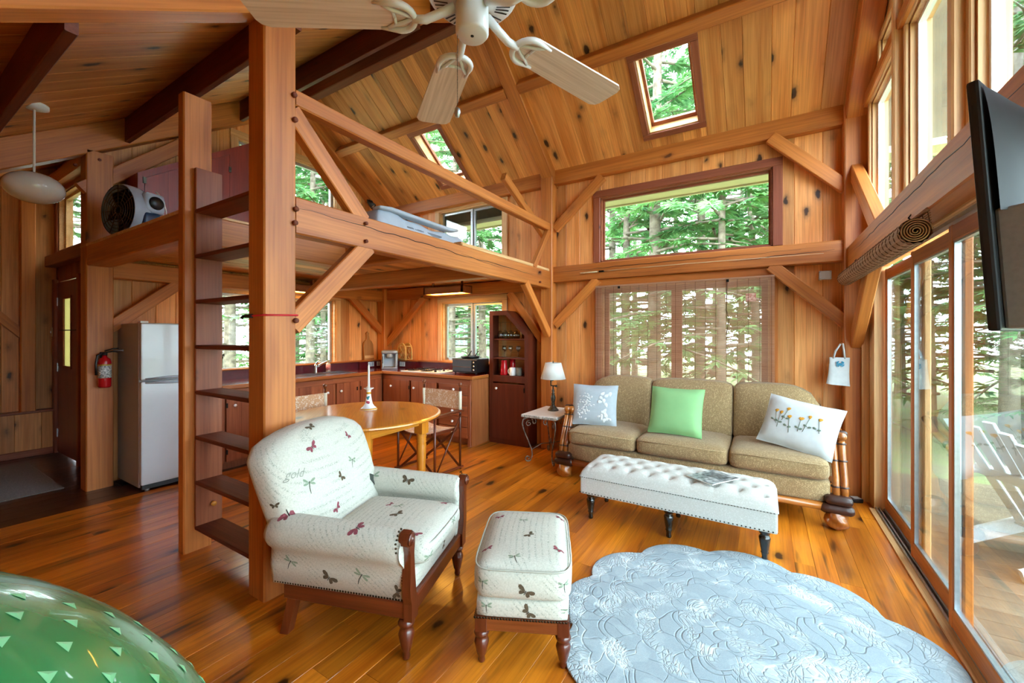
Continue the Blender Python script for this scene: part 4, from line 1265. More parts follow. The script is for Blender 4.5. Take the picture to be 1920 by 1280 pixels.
# ---------------------------------------------------------------- rug
def rug_mat():
    m, ns, ln, b = nmat('carved grey blue wool rug')
    tc = N(ns, 'ShaderNodeTexCoord')
    nz = N(ns, 'ShaderNodeTexNoise'); nz.inputs['Scale'].default_value = 3.0; nz.inputs['Detail'].default_value = 1.5
    ln.new(tc.outputs['Object'], nz.inputs['Vector'])
    sc = N(ns, 'ShaderNodeVectorMath', operation='SCALE'); sc.inputs['Scale'].default_value = .55; ln.new(nz.outputs[1], sc.inputs[0])
    av = N(ns, 'ShaderNodeVectorMath', operation='ADD'); ln.new(tc.outputs['Object'], av.inputs[0]); ln.new(sc.outputs[0], av.inputs[1])
    v1 = N(ns, 'ShaderNodeTexVoronoi', feature='DISTANCE_TO_EDGE'); v1.inputs['Scale'].default_value = 7.0; ln.new(av.outputs[0], v1.inputs['Vector'])
    v2 = N(ns, 'ShaderNodeTexVoronoi', feature='DISTANCE_TO_EDGE'); v2.inputs['Scale'].default_value = 36; ln.new(av.outputs[0], v2.inputs['Vector'])
    msk = N(ns, 'ShaderNodeTexNoise'); msk.inputs['Scale'].default_value = 4.5; ln.new(tc.outputs['Object'], msk.inputs['Vector'])
    sx = N(ns, 'ShaderNodeSeparateXYZ'); ln.new(tc.outputs['Object'], sx.inputs[0])
    def mth(op, a_, b_=None, c_=None):
        n = N(ns, 'ShaderNodeMath', operation=op)
        for i_, q_ in enumerate((a_, b_, c_)):
            if q_ is None: continue
            if isinstance(q_, (int, float)): n.inputs[i_].default_value = q_
            else: ln.new(q_, n.inputs[i_])
        return n.outputs[0]
    rad = mth('SQRT', mth('ADD', mth('MULTIPLY', sx.outputs[0], sx.outputs[0]), mth('MULTIPLY', sx.outputs[1], sx.outputs[1])))
    th_ = mth('ARCTAN2', sx.outputs[1], sx.outputs[0])
    rad = mth('ADD', rad, mth('MULTIPLY', mth('SUBTRACT', nz.outputs[0], .5), .05))
    line = None
    band = None
    for (R0, A0, n0, wid) in ((.10, .035, 4, .007), (.24, .05, 5.5, .007), (.27, .05, 5.5, .006), (.42, .06, 8, .007), (.60, .05, 11, .007), (.63, .05, 11, .006), (.74, .03, 16.5, .006)):
        edge = mth('MULTIPLY_ADD', mth('ABSOLUTE', mth('SINE', mth('MULTIPLY', th_, n0))), A0, R0)
        dv = mth('ABSOLUTE', mth('SUBTRACT', rad, edge))
        l_ = mth('SMOOTH_MIN', mth('DIVIDE', dv, wid), 1.0, .2)
        line = l_ if line is None else mth('MINIMUM', line, l_)
    bs_ = mth('SINE', mth('MULTIPLY', rad, 33.0))
    mm_ = N(ns, 'ShaderNodeMath', operation='MULTIPLY_ADD'); ln.new(bs_, mm_.inputs[0]); mm_.inputs[1].default_value = .11; ln.new(msk.outputs[0], mm_.inputs[2])
    mr_ = ramp(ns, [(.50, (0, 0, 0, 1)), (.58, (1, 1, 1, 1))]); ln.new(mm_.outputs[0], mr_.inputs[0])
    e1 = ramp(ns, [(.0, (0, 0, 0, 1)), (.028, (1, 1, 1, 1))]); ln.new(v1.outputs['Distance'], e1.inputs[0]); e1b = N(ns, 'ShaderNodeMath', operation='MINIMUM'); ln.new(line, e1b.inputs[0]); ln.new(e1.outputs[0], e1b.inputs[1])
    e2 = ramp(ns, [(.03, (0, 0, 0, 1)), (.13, (1, 1, 1, 1))]); ln.new(v2.outputs['Distance'], e2.inputs[0])
    mix = N(ns, 'ShaderNodeMix', data_type='RGBA'); ln.new(mr_.outputs[0], mix.inputs[0]); mix.inputs[6].default_value = (1, 1, 1, 1); ln.new(e2.outputs[0], mix.inputs[7])
    hgt = N(ns, 'ShaderNodeMix', data_type='RGBA', blend_type='MULTIPLY'); hgt.inputs[0].default_value = 1; ln.new(mix.outputs[2], hgt.inputs[6]); ln.new(e1b.outputs[0], hgt.inputs[7])
    w2 = N(ns, 'ShaderNodeTexNoise'); w2.inputs['Scale'].default_value = 6; w2.inputs['Detail'].default_value = 3; w2.inputs['Distortion'].default_value = 1.2; ln.new(tc.outputs['Object'], w2.inputs['Vector'])
    wc = ramp(ns, [(.54, (0, 0, 0, 1)), (.62, (.85, .85, .85, 1))]); ln.new(w2.outputs[0], wc.inputs[0])
    wm = N(ns, 'ShaderNodeMath', operation='MULTIPLY'); ln.new(wc.outputs[0], wm.inputs[0])
    inv = N(ns, 'ShaderNodeMath', operation='SUBTRACT'); inv.inputs[0].default_value = 1.15; ln.new(hgt.outputs[2], inv.inputs[1]); ln.new(inv.outputs[0], wm.inputs[1])
    pile = N(ns, 'ShaderNodeTexNoise'); pile.inputs['Scale'].default_value = 320; ln.new(tc.outputs['Object'], pile.inputs['Vector'])
    pc_ = ramp(ns, [(.3, hexc('#98a5ad')), (.7, hexc('#87959e'))]); ln.new(pile.outputs[0], pc_.inputs[0])
    lite = N(ns, 'ShaderNodeMath', operation='ADD'); lite.use_clamp = True; ln.new(wm.outputs[0], lite.inputs[0])
    q = N(ns, 'ShaderNodeMath', operation='MULTIPLY'); q.inputs[1].default_value = .28; ln.new(mr_.outputs[0], q.inputs[0]); ln.new(q.outputs[0], lite.inputs[1])
    mc = N(ns, 'ShaderNodeMix', data_type='RGBA'); ln.new(lite.outputs[0], mc.inputs[0]); ln.new(pc_.outputs[0], mc.inputs[6]); mc.inputs[7].default_value = hexc('#d0dade')
    dk = N(ns, 'ShaderNodeMix', data_type='RGBA', blend_type='MULTIPLY'); dk.inputs[0].default_value = .16; ln.new(mc.outputs[2], dk.inputs[6]); ln.new(hgt.outputs[2], dk.inputs[7])
    ln.new(dk.outputs[2], b.inputs['Base Color'])
    b.inputs['Roughness'].default_value = 1.0
    sm = N(ns, 'ShaderNodeMath', operation='MULTIPLY_ADD'); ln.new(pile.outputs[0], sm.inputs[0]); sm.inputs[1].default_value = .35; ln.new(hgt.outputs[2], sm.inputs[2])
    bp = N(ns, 'ShaderNodeBump'); bp.inputs['Strength'].default_value = .6; bp.inputs['Distance'].default_value = .005
    ln.new(sm.outputs[0], bp.inputs['Height']); ln.new(bp.outputs[0], b.inputs['Normal'])
    return m
M['rug'] = rug_mat()
NL = 11
def rug_r(t):
    k = ((t - math.radians(107)) / (2 * PI / NL)) % 1.0
    return .785 + .085 * math.sin(PI * k) ** .7
mb = MB()
def rugf(u, v):
    t = u * 2 * PI
    if v < .72:
        f, z = v / .72, .014
    else:
        w_ = (v - .72) / .28
        f, z = 1 + .008 * math.sin(w_ * PI), .014 * math.cos(w_ * PI / 2)
    R_ = rug_r(t)
    blend = min(1, f)
    return (R_ * f * math.cos(t), R_ * f * math.sin(t), max(0.0005, z))
mb.grid(176, 16, rugf, closeu=True)
mb.build('area_rug', 'rug', None, 'pale grey blue carved rug with a scalloped edge', 'rug', loc=(-.08, 2.235, .001))

# ---------------------------------------------------------------- side table and lamp
M['marble'] = plain('white travertine top', '#dcd8d0', .4, noise=.12, nscale=9)
M['chip'] = plain('rough chipped stone edge', '#b9b2a6', .8, c2='#5e564a', nscale=70, bump=.8)
M['ironlt'] = plain('weathered wrought iron', '#8d8478', .5, .5, c2='#4a4038', nscale=30)
stb = thing('side_table', 'small side table with wrought iron scroll legs and white stone top', 'side table', (-2.125, 4.345, 0), 0)
TX, TY, TZ = .215, .315, .55
tt = MB().box((-TX, -TY, TZ - .032), (TX, TY, TZ), c=.004).build('tabletop', 'marble', stb)
mb = MB()
rr = random.Random(5)
def chips(a, b, nrm):
    a, b, nrm = V3(a), V3(b), V3(nrm)
    k = int((b - a).length / .012)
    up_ = V3((0, 0, 1))
    vs, fs = [], []
    for i in range(k + 1):
        p = a.lerp(b, i / k)
        for j, z in enumerate((0, .009, .018, .027)):
            vs.append(p + up_ * z + nrm * (.001 + (rr.random() * .006 if 0 < j < 3 else 0)))
    for i in range(k):
        for j in range(3):
            fs.append((i * 4 + j, (i + 1) * 4 + j, (i + 1) * 4 + j + 1, i * 4 + j + 1))
    mb.add(vs, fs)
chips((-TX, -TY, TZ - .03), (TX, -TY, TZ - .03), (0, -1, 0))
chips((TX, TY, TZ - .03), (-TX, TY, TZ - .03), (0, 1, 0))
chips((-TX, TY, TZ - .03), (-TX, -TY, TZ - .03), (-1, 0, 0))
chips((TX, -TY, TZ - .03), (TX, TY, TZ - .03), (1, 0, 0))
mb.build('chipped_edge', 'chip', tt)
def spiral(c, r0, r1, a0, a1, n=16):
    return [(c[0] + (r0 + (r1 - r0) * i / n) * math.cos(a0 + (a1 - a0) * i / n), c[1] + (r0 + (r1 - r0) * i / n) * math.sin(a0 + (a1 - a0) * i / n)) for i in range(n + 1)]
for sx in (-1, 1):
    for sy in (-1, 1):
        dx, dy = sx * .62, sy * .78
        L2 = [(.16 + .0, .515), (.225, .49), (.235, .44), (.215, .36), (.17, .24), (.135, .14), (.13, .07), (.15, .03)]
        sp = spiral((.175, .048), .036, .010, math.radians(-135), math.radians(250), 18)
        pts = [(sx * (.02 + d * .80), sy * (.12 + d * .80), z) for d, z in L2]
        pts2 = [(sx * (.02 + d * .80), sy * (.12 + d * .80), z) for d, z in L2[:-1] + sp]
        lg = MB().tube(pts2, .0075, 8).build('leg', 'ironlt', stb)
        s2 = spiral((.165, .44), .035, .008, math.radians(120), math.radians(-330), 18)
        mb = MB().tube([(sx * (.02 + d * .80), sy * (.12 + d * .80), z) for d, z in s2], .005, 6)
        mb.build('leg_scroll', 'ironlt', lg)
    pts = []
for s in (-1, 1):
    for k in (-1, 1):
        sp = spiral((k * .075, .475), .036, .008, PI / 2, PI / 2 + k * 5.6, 18)
        MB().tube([(0, s * .28, .512)] + [(a, s * .28, b) for a, b in sp], .0048, 6).build('apron_scroll', 'ironlt', stb)
        sp = spiral((k * .12, .475), .036, .008, PI / 2, PI / 2 + k * 5.6, 18)
        MB().tube([(s * .18, 0, .512)] + [(s * .18, a, b) for a, b in sp], .0048, 6).build('apron_scroll', 'ironlt', stb)
    MB().tube([(s * .13, -.225, .14), (s * .07, -.1, .19), (0, 0, .185), (-s * .07, .1, .19), (-s * .13, .225, .14)], .0055, 6).build('cross_stretcher', 'ironlt', stb)
MB().lathe([(0, .18), (.008, .18), (.014, .20), (.006, .215), (.010, .23), (0, .245)], 10).build('finial', 'ironlt', stb)

M['lampmetal'] = plain('aged bronze', '#2e2c28', .45, .8, c2='#5d574a', nscale=40)
M['shade'] = plain('white linen lampshade', '#d9d7d0', .9, noise=.03)
lp = thing('table_lamp', 'bronze swing-arm table lamp with a white cone shade on the side table', 'lamp', (-2.13, 4.42, .55), 0)
MB().lathe([(0, 0), (.062, 0), (.066, .008), (.058, .016), (.045, .03), (.026, .055), (.018, .075), (.024, .085), (.018, .095), (.026, .125), (.03, .15), (.022, .18), (.014, .19), (.024, .20), (.014, .21), (.018, .235), (.010, .255), (0, .26)], 20).build('base', 'lampmetal', lp)
mb = MB().tube([(0, 0, .25), (0, 0, .295)], .008, 8).tube([(-.035, 0, .292), (.04, 0, .292)], .008, 8)
mb.lathe([(0, -.015), (.014, -.01), (.014, .01), (0, .015)], 10, (.04, 0, .292)).tube([(-.03, 0, .29), (-.03, 0, .36)], .007, 8).lathe([(0, .35), (.015, .35), (.015, .40), (0, .40)], 10, (-.01, 0, 0))
mb.tube([(-.03, 0, .35), (-.01, 0, .355)], .007, 8)
mb.build('swing_arm', 'lampmetal', lp)
mb = MB()
n_ = 32
mb.lathe([(.148, .375), (.095, .565), (.093, .565), (.146, .375)], 32)
mb.build('lamp_shade', 'shade', lp)
MB().lathe([(0, .40), (.02, .42), (.03, .46), (.02, .5), (0, .51)], 14, (-.01, 0, 0)).build('bulb', plain('frosted bulb', '#f5f2e6', .4, emit='#fff1d0', estr=1.5), lp)
MB().lathe([(0, .55), (.005, .56), (.007, .58), (0, .59)], 8).tube([(-.095, 0, .563), (.095, 0, .563)], .002, 5).build('finial', 'lampmetal', lp)

# ---------------------------------------------------------------- bamboo blind over the sofa window
M['reed'] = wood('thin bamboo reeds', '#d3ab90', '#b58a6c', rough=.7, axis=0, knots=0, tint=.02)
_nt = M['reed'].node_tree
_tr = N(_nt.nodes, 'ShaderNodeBsdfTranslucent'); _tr.inputs[0].default_value = hexc('#d9b096')
_mx = N(_nt.nodes, 'ShaderNodeMixShader'); _mx.inputs[0].default_value = .5
_nt.links.new(_nt.nodes['Principled BSDF'].outputs[0], _mx.inputs[1]); _nt.links.new(_tr.outputs[0], _mx.inputs[2]); _nt.links.new(_mx.outputs[0], _nt.nodes['Material Output'].inputs[0])
M['twine'] = plain('brown blind twine', '#6a4630', .9, noise=.2)
bl = thing('bamboo_blind', 'lowered bamboo roll-up blind behind the sofa', 'blind', (-.815, 4.735, 0), 0)
bar('head_rail', (-.905, 0, 2.018), (.905, 0, 2.018), .012, .022, 'reed', parent=bl)
mb = MB()
zz = 2.005
rr = random.Random(9)
while zz > .62:
    hh = rr.uniform(.0042, .0062)
    mb.box((-.905, -.0016, zz - hh), (.905, .0016, zz))
    zz -= hh + rr.uniform(.0022, .0034)
mb.build('reeds', 'reed', bl, kind='stuff')
mb = MB()
for k in range(19):
    x = -.88 + k * .0978
    mb.tube([(x, -.004, 2.01), (x, -.004, .62)], .0016, 5)
mb.build('twine_rows', 'twine', bl, kind='stuff')
MB().tube([(.50, -.012, 2.0), (.49, -.014, 1.7), (.515, -.014, 1.6), (.49, -.014, 1.45), (.505, -.014, 1.42)], .004, 6).build('pull_cord', 'twine', bl)
for x in (-.62, .50):
    MB().box((x - .012, -.016, 1.985), (x + .012, .006, 2.012)).build('bracket', 'iron', bl)
MB().box((.66, -.004, 1.78), (.75, -.003, 1.86)).build('warning_tag', plain('pale red warning tag', '#b06a5c', .8, c2='#d9b5a6', nscale=60), bl)

# rolled bamboo blind on the door girt
rb = thing('bamboo_blind', 'rolled-up bamboo blind hanging below the girt over the glass doors', 'blind', (.60, 3.55, 1.93), 0)
M['rolled'] = wood('rolled bamboo reeds', '#b98d67', '#8a6044', rough=.7, axis=1, knots=0, tint=.02)
def roll(u, v):
    t = u * 2 * PI
    r = .058 + .003 * math.sin(t * 14)
    return (r * math.cos(t), -.95 + 1.9 * v, r * math.sin(t))
mb = MB().grid(56, 12, roll, closeu=True)
for sgn in (-1, 1):
    sp = spiral((0, 0), .056, .006, 0, 2 * PI * 5, 110)
    mb.tube([(a, sgn * .95, b) for a, b in sp], .0035, 5)
mb.build('roll', 'rolled', rb)
mb = MB()
for k in range(26):
    y = -.93 + k * .0744
    mb.tube([(.0605 * math.cos(t), y, .0605 * math.sin(t)) for t in [2 * PI * j / 16 for j in range(16)]], .0018, 4, closed=True)
    mb.tube([(.058, y, 0), (.045, y, .085)], .0016, 4)
mb.build('twine_rows', 'twine', rb, kind='stuff')
mb = MB()
for k in range(8):
    z = .012 + k * .011
    mb.tube([(.058 - .0013 * k, -.94, z), (.058 - .0013 * k, .94, z)], .0025, 5)
mb.build('reeds', 'rolled', rb, kind='stuff')
MB().tube([(.04, -.95, .095), (.04, .95, .095)], .008, 8).build('head_rail', 'rolled', rb)
for y in (-.7, .75):
    MB().tube([(.045, y, .095), (.03, y, .115), (.04, y, .13), (.05, y, .12)], .004, 6).build('hook', 'iron', rb)

# ---------------------------------------------------------------- tote, box, rod
M['canvas'] = plain('white canvas', '#ced4d8', .9, noise=.1, nscale=25)
tb = thing('tote_bag', 'small white canvas tote bag with a blue crab hanging by the corner post', 'bag', (.578, 4.66, 1.0), 0)
def bag(u, v):
    t = u * 2 * PI
    w_ = .072 + .012 * (1 - v) ** 3
    d_ = .012 + .022 * (1 - v)
    return (math.copysign(abs(math.cos(t)) ** .5, math.cos(t)) * w_ - .012 * (1 - v), math.copysign(abs(math.sin(t)) ** .8, math.sin(t)) * d_, v * .245 - .02 * (1 - v) * math.cos(t) * .4)
MB().grid(28, 10, bag, closeu=True).build('bag_body', 'canvas', tb)
for s in (-1, 1):
    mb = MB()
    mb.tube([(-.045, s * .012, .235), (-.03, s * .012, .30), (.005, s * .01, .365), (.022, s * .01, .37), (.03, s * .012, .30), (.036, s * .012, .235)], .0065, 6)
    mb.build('handle', 'canvas', tb)
M['crab'] = plain('blue crab print', '#2f8fb5', .8, noise=.3, nscale=80)
mb = MB()
def disc(mb, cx, cz, rx, rz, y, n=14):
    vs = [(cx, y, cz)] + [(cx + rx * math.cos(2 * PI * k / n), y, cz + rz * math.sin(2 * PI * k / n)) for k in range(n)]
    mb.add(vs, [(0, 1 + (k + 1) % n, 1 + k) for k in range(n)])
ycr = -.0285
disc(mb, 0, .185, .019, .012, ycr)
for s in (-1, 1):
    disc(mb, s * .020, .200, .008, .010, ycr); disc(mb, s * .013, .208, .006, .006, ycr)
    for (a, b) in ((.024, .184), (.022, .174), (.014, .168)):
        disc(mb, s * a, b, .007, .004, ycr)
mb.build('crab_print', 'crab', tb)
pg = MB().tube([(.588, 4.69, 1.372), (.588, 4.63, 1.375)], .008, 8).build('wall_peg', 'bamboo', None, 'small wooden peg holding the tote bag', 'peg')
jb = thing('junction_box', 'grey plastic junction box on the boards under the girt', 'electrical box', (.49, 4.845, 2.005), 0)
MB().box((-.048, -.04, -.04), (.048, 0, .04), c=.006).build('cover', plain('grey plastic', '#b9b6ae', .6, noise=.05), jb)
for (x, z) in ((-.038, -.03), (.038, -.03), (-.038, .03), (.038, .03)):
    MB().lathe([(.005, 0), (.005, .003), (0, .003)], 8, (x, -.0425, z), axis=1).build('screw', 'alu', jb)
MB().lathe([(0, 0), (.012, .004), (.012, .012), (0, .016)], 10, (-.04, -.03, -.05)).build('pull_knob', plain('tan knob', '#c9a878', .5), jb)
fr_ = thing('fishing_rod', 'thin fishing rod lying along the girt above the bamboo blind', 'fishing rod', (-1.91, 4.715, 2.195), 0)
MB().tube([(0, 0, 0), (.22, 0, .003)], .009, 8).build('handle', plain('cork handle', '#d7b98c', .8, noise=.2), fr_)
MB().tube([(.22, 0, .003), (1.2, 0, .01), (2.38, 0, .0)], [.004, .003, .0015], 6).build('rod', plain('ivory fibreglass', '#cdb891', .4), fr_)
MB().box((.24, -.015, -.008), (.30, .005, .012)).build('reel_seat', 'iron', fr_)
pts = [(.3 + .9 * t, -.008, .0 - .05 * math.sin(PI * t)) for t in [k / 12 for k in range(13)]]
MB().tube(pts, .0012, 4).build('line', 'twine', fr_)
fb = thing('floor_gadget', 'small black plastic box on the floor by the corner post', 'gadget', (.665, 4.60, 0), math.radians(25))
MB().box((-.055, -.04, 0), (.055, .04, .035), c=.008).build('case', 'black', fb)
MB().box((-.01, -.03, .0352), (.05, .03, .0362)).build('top_label', plain('pale grey label', '#c9ccd0', .4), fb)

# ---------------------------------------------------------------- television seen from behind
tv = thing('television', 'flat television on a wall arm seen from behind', 'television', (.291, .870, 1.4555), math.radians(60))
tv.rotation_euler = (math.radians(-3.4), 0, math.radians(60))
M['tvblack'] = plain('satin black plastic', '#131417', .5, noise=.1)
M['tvgrey'] = plain('grey sheet metal', '#8f8f8f', .45, .4, noise=.12, nscale=120)
W_, H_ = .54, .375
mb = MB().box((0, .0, 0), (W_, .014, H_), c=.004)
mb.build('bezel', 'tvblack', tv)
MB().box((.012, .014, .02), (W_ - .012, .0155, H_ - .012)).build('screen', plain('dark glass screen', '#050607', .08, coat=.6), tv)
def shell(u, v):
    x = .008 + u * (W_ - .016)
    z = .175 + v * (H_ - .185)
    e_ = min(1.0, u / .5 + .02) if u < .96 else (1.0001 - u) / .04
    dep = .062 * max(0.0, math.sin(PI / 2 * max(0.0, min(1.0, e_)))) ** .6 * (1 - .8 * v ** 4)
    return (x, -max(0.0, dep), z)
mb = MB().grid(40, 14, shell)
mb.build('back_shell', 'tvblack', tv)
pl = MB().box((.016, -.05, .003), (W_ - .02, 0.0, .18), c=.004).build('metal_plate', 'tvgrey', tv)
for (x, z) in ((.05, .166), (.05, .018)):
    MB().lathe([(.009, 0), (.009, .004), (0, .004)], 14, (x, -.0535, z), axis=1).build('screw_hole', 'black', pl)
MB().box((.042, -.0512, .035), (.075, -.0503, .062)).build('rating_label', plain('white rating label', '#d8dadb', .5, c2='#8c9094', nscale=120), pl)
MB().box((.24, -.085, .06), (.36, -.05, .16), c=.004).build('mount_plate', 'black', tv)
MB().tube([(.30, -.08, .11), (.34, -.15, .11), (.395, -.245, .11), (.395, -.245, .20), (.395, -.245, .572)], .014, 8).build('mount_arm', 'black', tv)
# ================================================================ ceiling fan
M['fanwhite'] = plain('white enamel', '#dadad6', .3, noise=.03, coat=.3)
M['blade'] = wood('whitewashed oak blade', '#ead8c9', '#d6c0ae', rough=.45, axis=0, knots=0, tint=.03, grain=1.3)
FZ = 2.423
fn = thing('ceiling_fan', 'white five-blade ceiling fan with pull chain', 'ceiling fan', (-.756, 1.005, FZ), 0)
MB().lathe([(0, -.066), (.044, -.066), (.050, -.058), (.050, .022), (.044, .03), (.030, .035), (.030, .05)], 28).build('switch_housing', 'fanwhite', fn)
MB().lathe([(.0, -.0675), (.005, -.0675), (.005, -.065)], 10).build('screw_cap', 'black', fn)
mo = MB().lathe([(0, .03), (.045, .03), (.06, .036), (.125, .046), (.138, .06), (.138, .12), (.115, .15), (.05, .175), (.02, .19), (.012, .20), (.012, .50), (0, .51)], 36).build('motor_housing', 'fanwhite', fn)
mb = MB()
for k in range(48):
    t = 2 * PI * k / 48
    if k % 10 in (9,): continue
    c, s_ = math.cos(t), math.sin(t)
    vs = []
    for (r, z) in ((.075, .037), (.118, .0445)):
        for w_ in (-.0028, .0028):
            vs.append((r * c - w_ * s_, r * s_ + w_ * c, z - .0016))
    mb.add(vs, [(0, 1, 3, 2)])
mb.build('vent_slots', 'black', mo, kind='stuff')
for k in range(5):
    ang = math.radians(70.8 + 72 * k)
    prof = []
    L0, L1, wa, wb_ = .175, .66, .062, .074
    for i in range(9):
        t = math.radians(90 + 180 * i / 8)
        prof.append((L0 + .05 + .055 * math.cos(t), wa * math.sin(t)))
    prof += [(L1 - .03, -wb_), (L1 - .008, -wb_ + .012), (L1, -wb_ + .03), (L1, wb_ - .03), (L1 - .008, wb_ - .012), (L1 - .03, wb_)]
    bl_ = MB().prism(prof, -.003, .003)
    bo = bl_.build('blade', 'blade', fn, loc=(0, 0, -.012), rot=(math.radians(-2.5), 0, ang))
    mb = MB()
    mb.tube([(.055, 0, .03), (.10, 0, .008), (.14, 0, -.010), (.18, 0, -.010)], [.014, .013, .013, .011], 10)
    arc = [(L0 + .05 + .052 * math.cos(math.radians(a)), .056 * math.sin(math.radians(a)), -.007) for a in range(90, 271, 15)]
    mb.tube([(L0 + .11, .052, -.006)] + arc + [(L0 + .11, -.052, -.006)], [.004] + [.010] * len(arc) + [.004], 8)
    for s in (-1, 1):
        mb.tube([(L0, 0, -.006), (L0 + .035, s * .02, -.008), (L0 + .06, s * .03, -.007), (L0 + .085, s * .048, -.006)], .006, 6)
        mb.tube([(L0 + .06, s * .03, -.007), (L0 + .058, 0, -.007)], .005, 6)
    mb.build('blade_iron', 'fanwhite', bo)
mb = MB()
for k in range(58):
    mb.lathe([(0, -.0018), (.0018, 0), (0, .0018)], 6, (-.038, -.024, -.03 - k * .0043))
mb.build('pull_chain', 'lampmetal', fn, kind='stuff')
MB().lathe([(0, 0), (.006, .003), (.010, .016), (.008, .028), (0, .034)], 12, (-.038, -.024, -.315)).build('chain_pull', 'alu', fn)
# fan hangs from the low-slope rafter strip: the rod ends in the ceiling boards
MB().tube([(0, 0, .48), (0, 0, zB(1.005) - FZ)], .012, 10).build('downrod', 'fanwhite', fn)

# ================================================================ green dome lamp in the near corner
gl_ = thing('floor_lamp', 'glossy green dome-shaded lamp with pale triangle pattern in the near corner', 'lamp', (-.42, -.10, 0), 0)
M['greenglaze'] = plain('glossy green glaze', '#2a7a45', .25, noise=.2, nscale=5, coat=.4)
M['greenlite'] = plain('pale green triangles', '#7fc48e', .3, noise=.15)
DA, DB, DZ = .30, .356, .985
prof = [(DA * math.cos(t), DZ + DB * math.sin(t)) for t in [math.radians(a) for a in range(-12, 91, 4)]]
prof[-1] = (0.0, DZ + DB)
MB().lathe(prof, 48).build('shade', 'greenglaze', gl_)
tri = MB().add([(-.005, -.0032, 0), (.005, -.0032, 0), (0, .0052, 0), (0, 0, .0006)], [(0, 1, 3), (1, 2, 3), (2, 0, 3)]).mesh('triangle_inlay', 'greenlite')
for i in range(12):
    el = math.radians(16 + i * 5.2)
    n_ = max(6, int(74 * math.cos(el)))
    for j in range(n_):
        t = 2 * PI * (j + .5 * (i % 2)) / n_
        if math.cos(t - math.radians(25)) < .42: continue
        p = V3((DA * math.cos(el) * math.cos(t), DA * math.cos(el) * math.sin(t), DZ + DB * math.sin(el)))
        nr = V3((math.cos(el) * math.cos(t) / DA, math.cos(el) * math.sin(t) / DA, math.sin(el) / DB)).normalized()
        tx = V3((-math.sin(t), math.cos(t), 0))
        ty = nr.cross(tx)
        o = bpy.data.objects.new('triangle_inlay', tri)
        COL.objects.link(o)
        o.parent = gl_
        o.matrix_local = Matrix(((tx.x, ty.x, nr.x, p.x), (tx.y, ty.y, nr.y, p.y), (tx.z, ty.z, nr.z, p.z), (0, 0, 0, 1)))
MB().tube([(0, 0, .02), (0, 0, DZ + DB - .03)], .012, 10).build('pole', 'lampmetal', gl_)
MB().lathe([(0, 0), (.14, 0), (.14, .012), (.03, .03), (.014, .05), (0, .05)], 24).build('base', 'lampmetal', gl_)

# ================================================================ dining set
M['tablepine'] = wood('honey pine table', '#e39a34', '#c9781c', rough=.28, axis=0, knots=.7, kscale=3.2, coat=.5, tint=.03, kcol='#3a1806')
M['tablepinez'] = wood('honey pine legs', '#e39a34', '#c9781c', rough=.3, axis=2, knots=.4, coat=.4, tint=.05, kcol='#5a2a0c')
TC = (-3.06, 2.48)
dt = thing('dining_table', 'round honey pine dining table with turned legs', 'table', (TC[0], TC[1], 0), math.radians(-42))
R_ = .665
MB().lathe([(0, .712), (R_ - .03, .712), (R_ - .012, .716), (R_, .727), (R_ - .002, .738), (R_ - .02, .744), (0, .744)], 72, smooth=False).build('tabletop', 'tablepine', dt)
for k in range(4):
    a = PI / 2 * k
    x, y = .49 * math.cos(a), .49 * math.sin(a)
    lg = MB().lathe([(0, 0), (.026, 0), (.031, .03), (.040, .25), (.046, .42), (.041, .44), (.049, .452), (.042, .462), (.050, .475), (.042, .487), (.051, .50), (.044, .515), (.049, .53), (.049, .535)], 20, (x, y, 0)).build('leg', 'tablepinez', dt)
    mb = MB().box((-.047, -.047, .53), (.047, .047, .712), c=.003)
    ob_ = mb.build('leg_block', 'tablepinez', lg, loc=(x, y, 0), rot=(0, 0, a + PI / 4))
    b_ = a + PI / 2
    bar('apron', (x, y, .655), (.49 * math.cos(b_), .49 * math.sin(b_), .655), .022, .10, 'tablepine', parent=dt)
cs = thing('candlestick', 'hand-painted white ceramic candlestick with fruit on the dining table', 'candlestick', (-3.18, 2.61, .744), 0)
M['majolica'] = plain('white painted ceramic', '#eef0ee', .2, noise=.05, coat=.4)
M['yglaze'] = plain('yellow glaze', '#e2a93a', .2, coat=.4, noise=.2)
M['rglaze'] = plain('red fruit glaze', '#b5304a', .25, coat=.4, noise=.35, nscale=90)
M['bglaze'] = plain('blue green leaf glaze', '#2f8f93', .25, coat=.4, noise=.4, nscale=90)
MB().lathe([(0, 0), (.074, 0), (.078, .006), (.070, .016), (.05, .03), (.036, .055), (.028, .09), (.022, .13), (.020, .165), (.024, .185), (.045, .198), (.046, .202), (.022, .200), (.014, .19), (0, .19)], 28).build('holder', 'majolica', cs)
MB().lathe([(.0735, .001), (.0785, .006), (.071, .0165), (.0705, .0150)], 28).build('rim_band', 'yglaze', cs)
MB().lathe([(.0213, .146), (.0208, .166), (.0207, .166), (.0212, .146)], 24).build('neck_band', 'yglaze', cs)
for (t, z, m_, sz) in ((-.75, .068, 'rglaze', .015), (-1.15, .072, 'rglaze', .013), (-.95, .105, 'bglaze', .013), (-.6, .12, 'bglaze', .010), (-1.3, .115, 'bglaze', .010)):
    r = .0335 if z < .09 else .0265 if z < .11 else .0245
    MB().lathe([(0, -sz), (.7 * sz, -.7 * sz), (sz, 0), (.7 * sz, .7 * sz), (0, sz)], 10).build('fruit_painting', m_, cs, loc=(r * math.cos(t) * .8, r * math.sin(t) * .8, z))
ca_ = thing('candle', 'white taper candle in the painted candlestick', 'candle', (-3.18, 2.61, .934), 0)
MB().lathe([(0, 0), (.0115, 0), (.009, .215), (.004, .232), (0, .234)], 14).build('wax', plain('white wax', '#f3f1ea', .5), ca_)
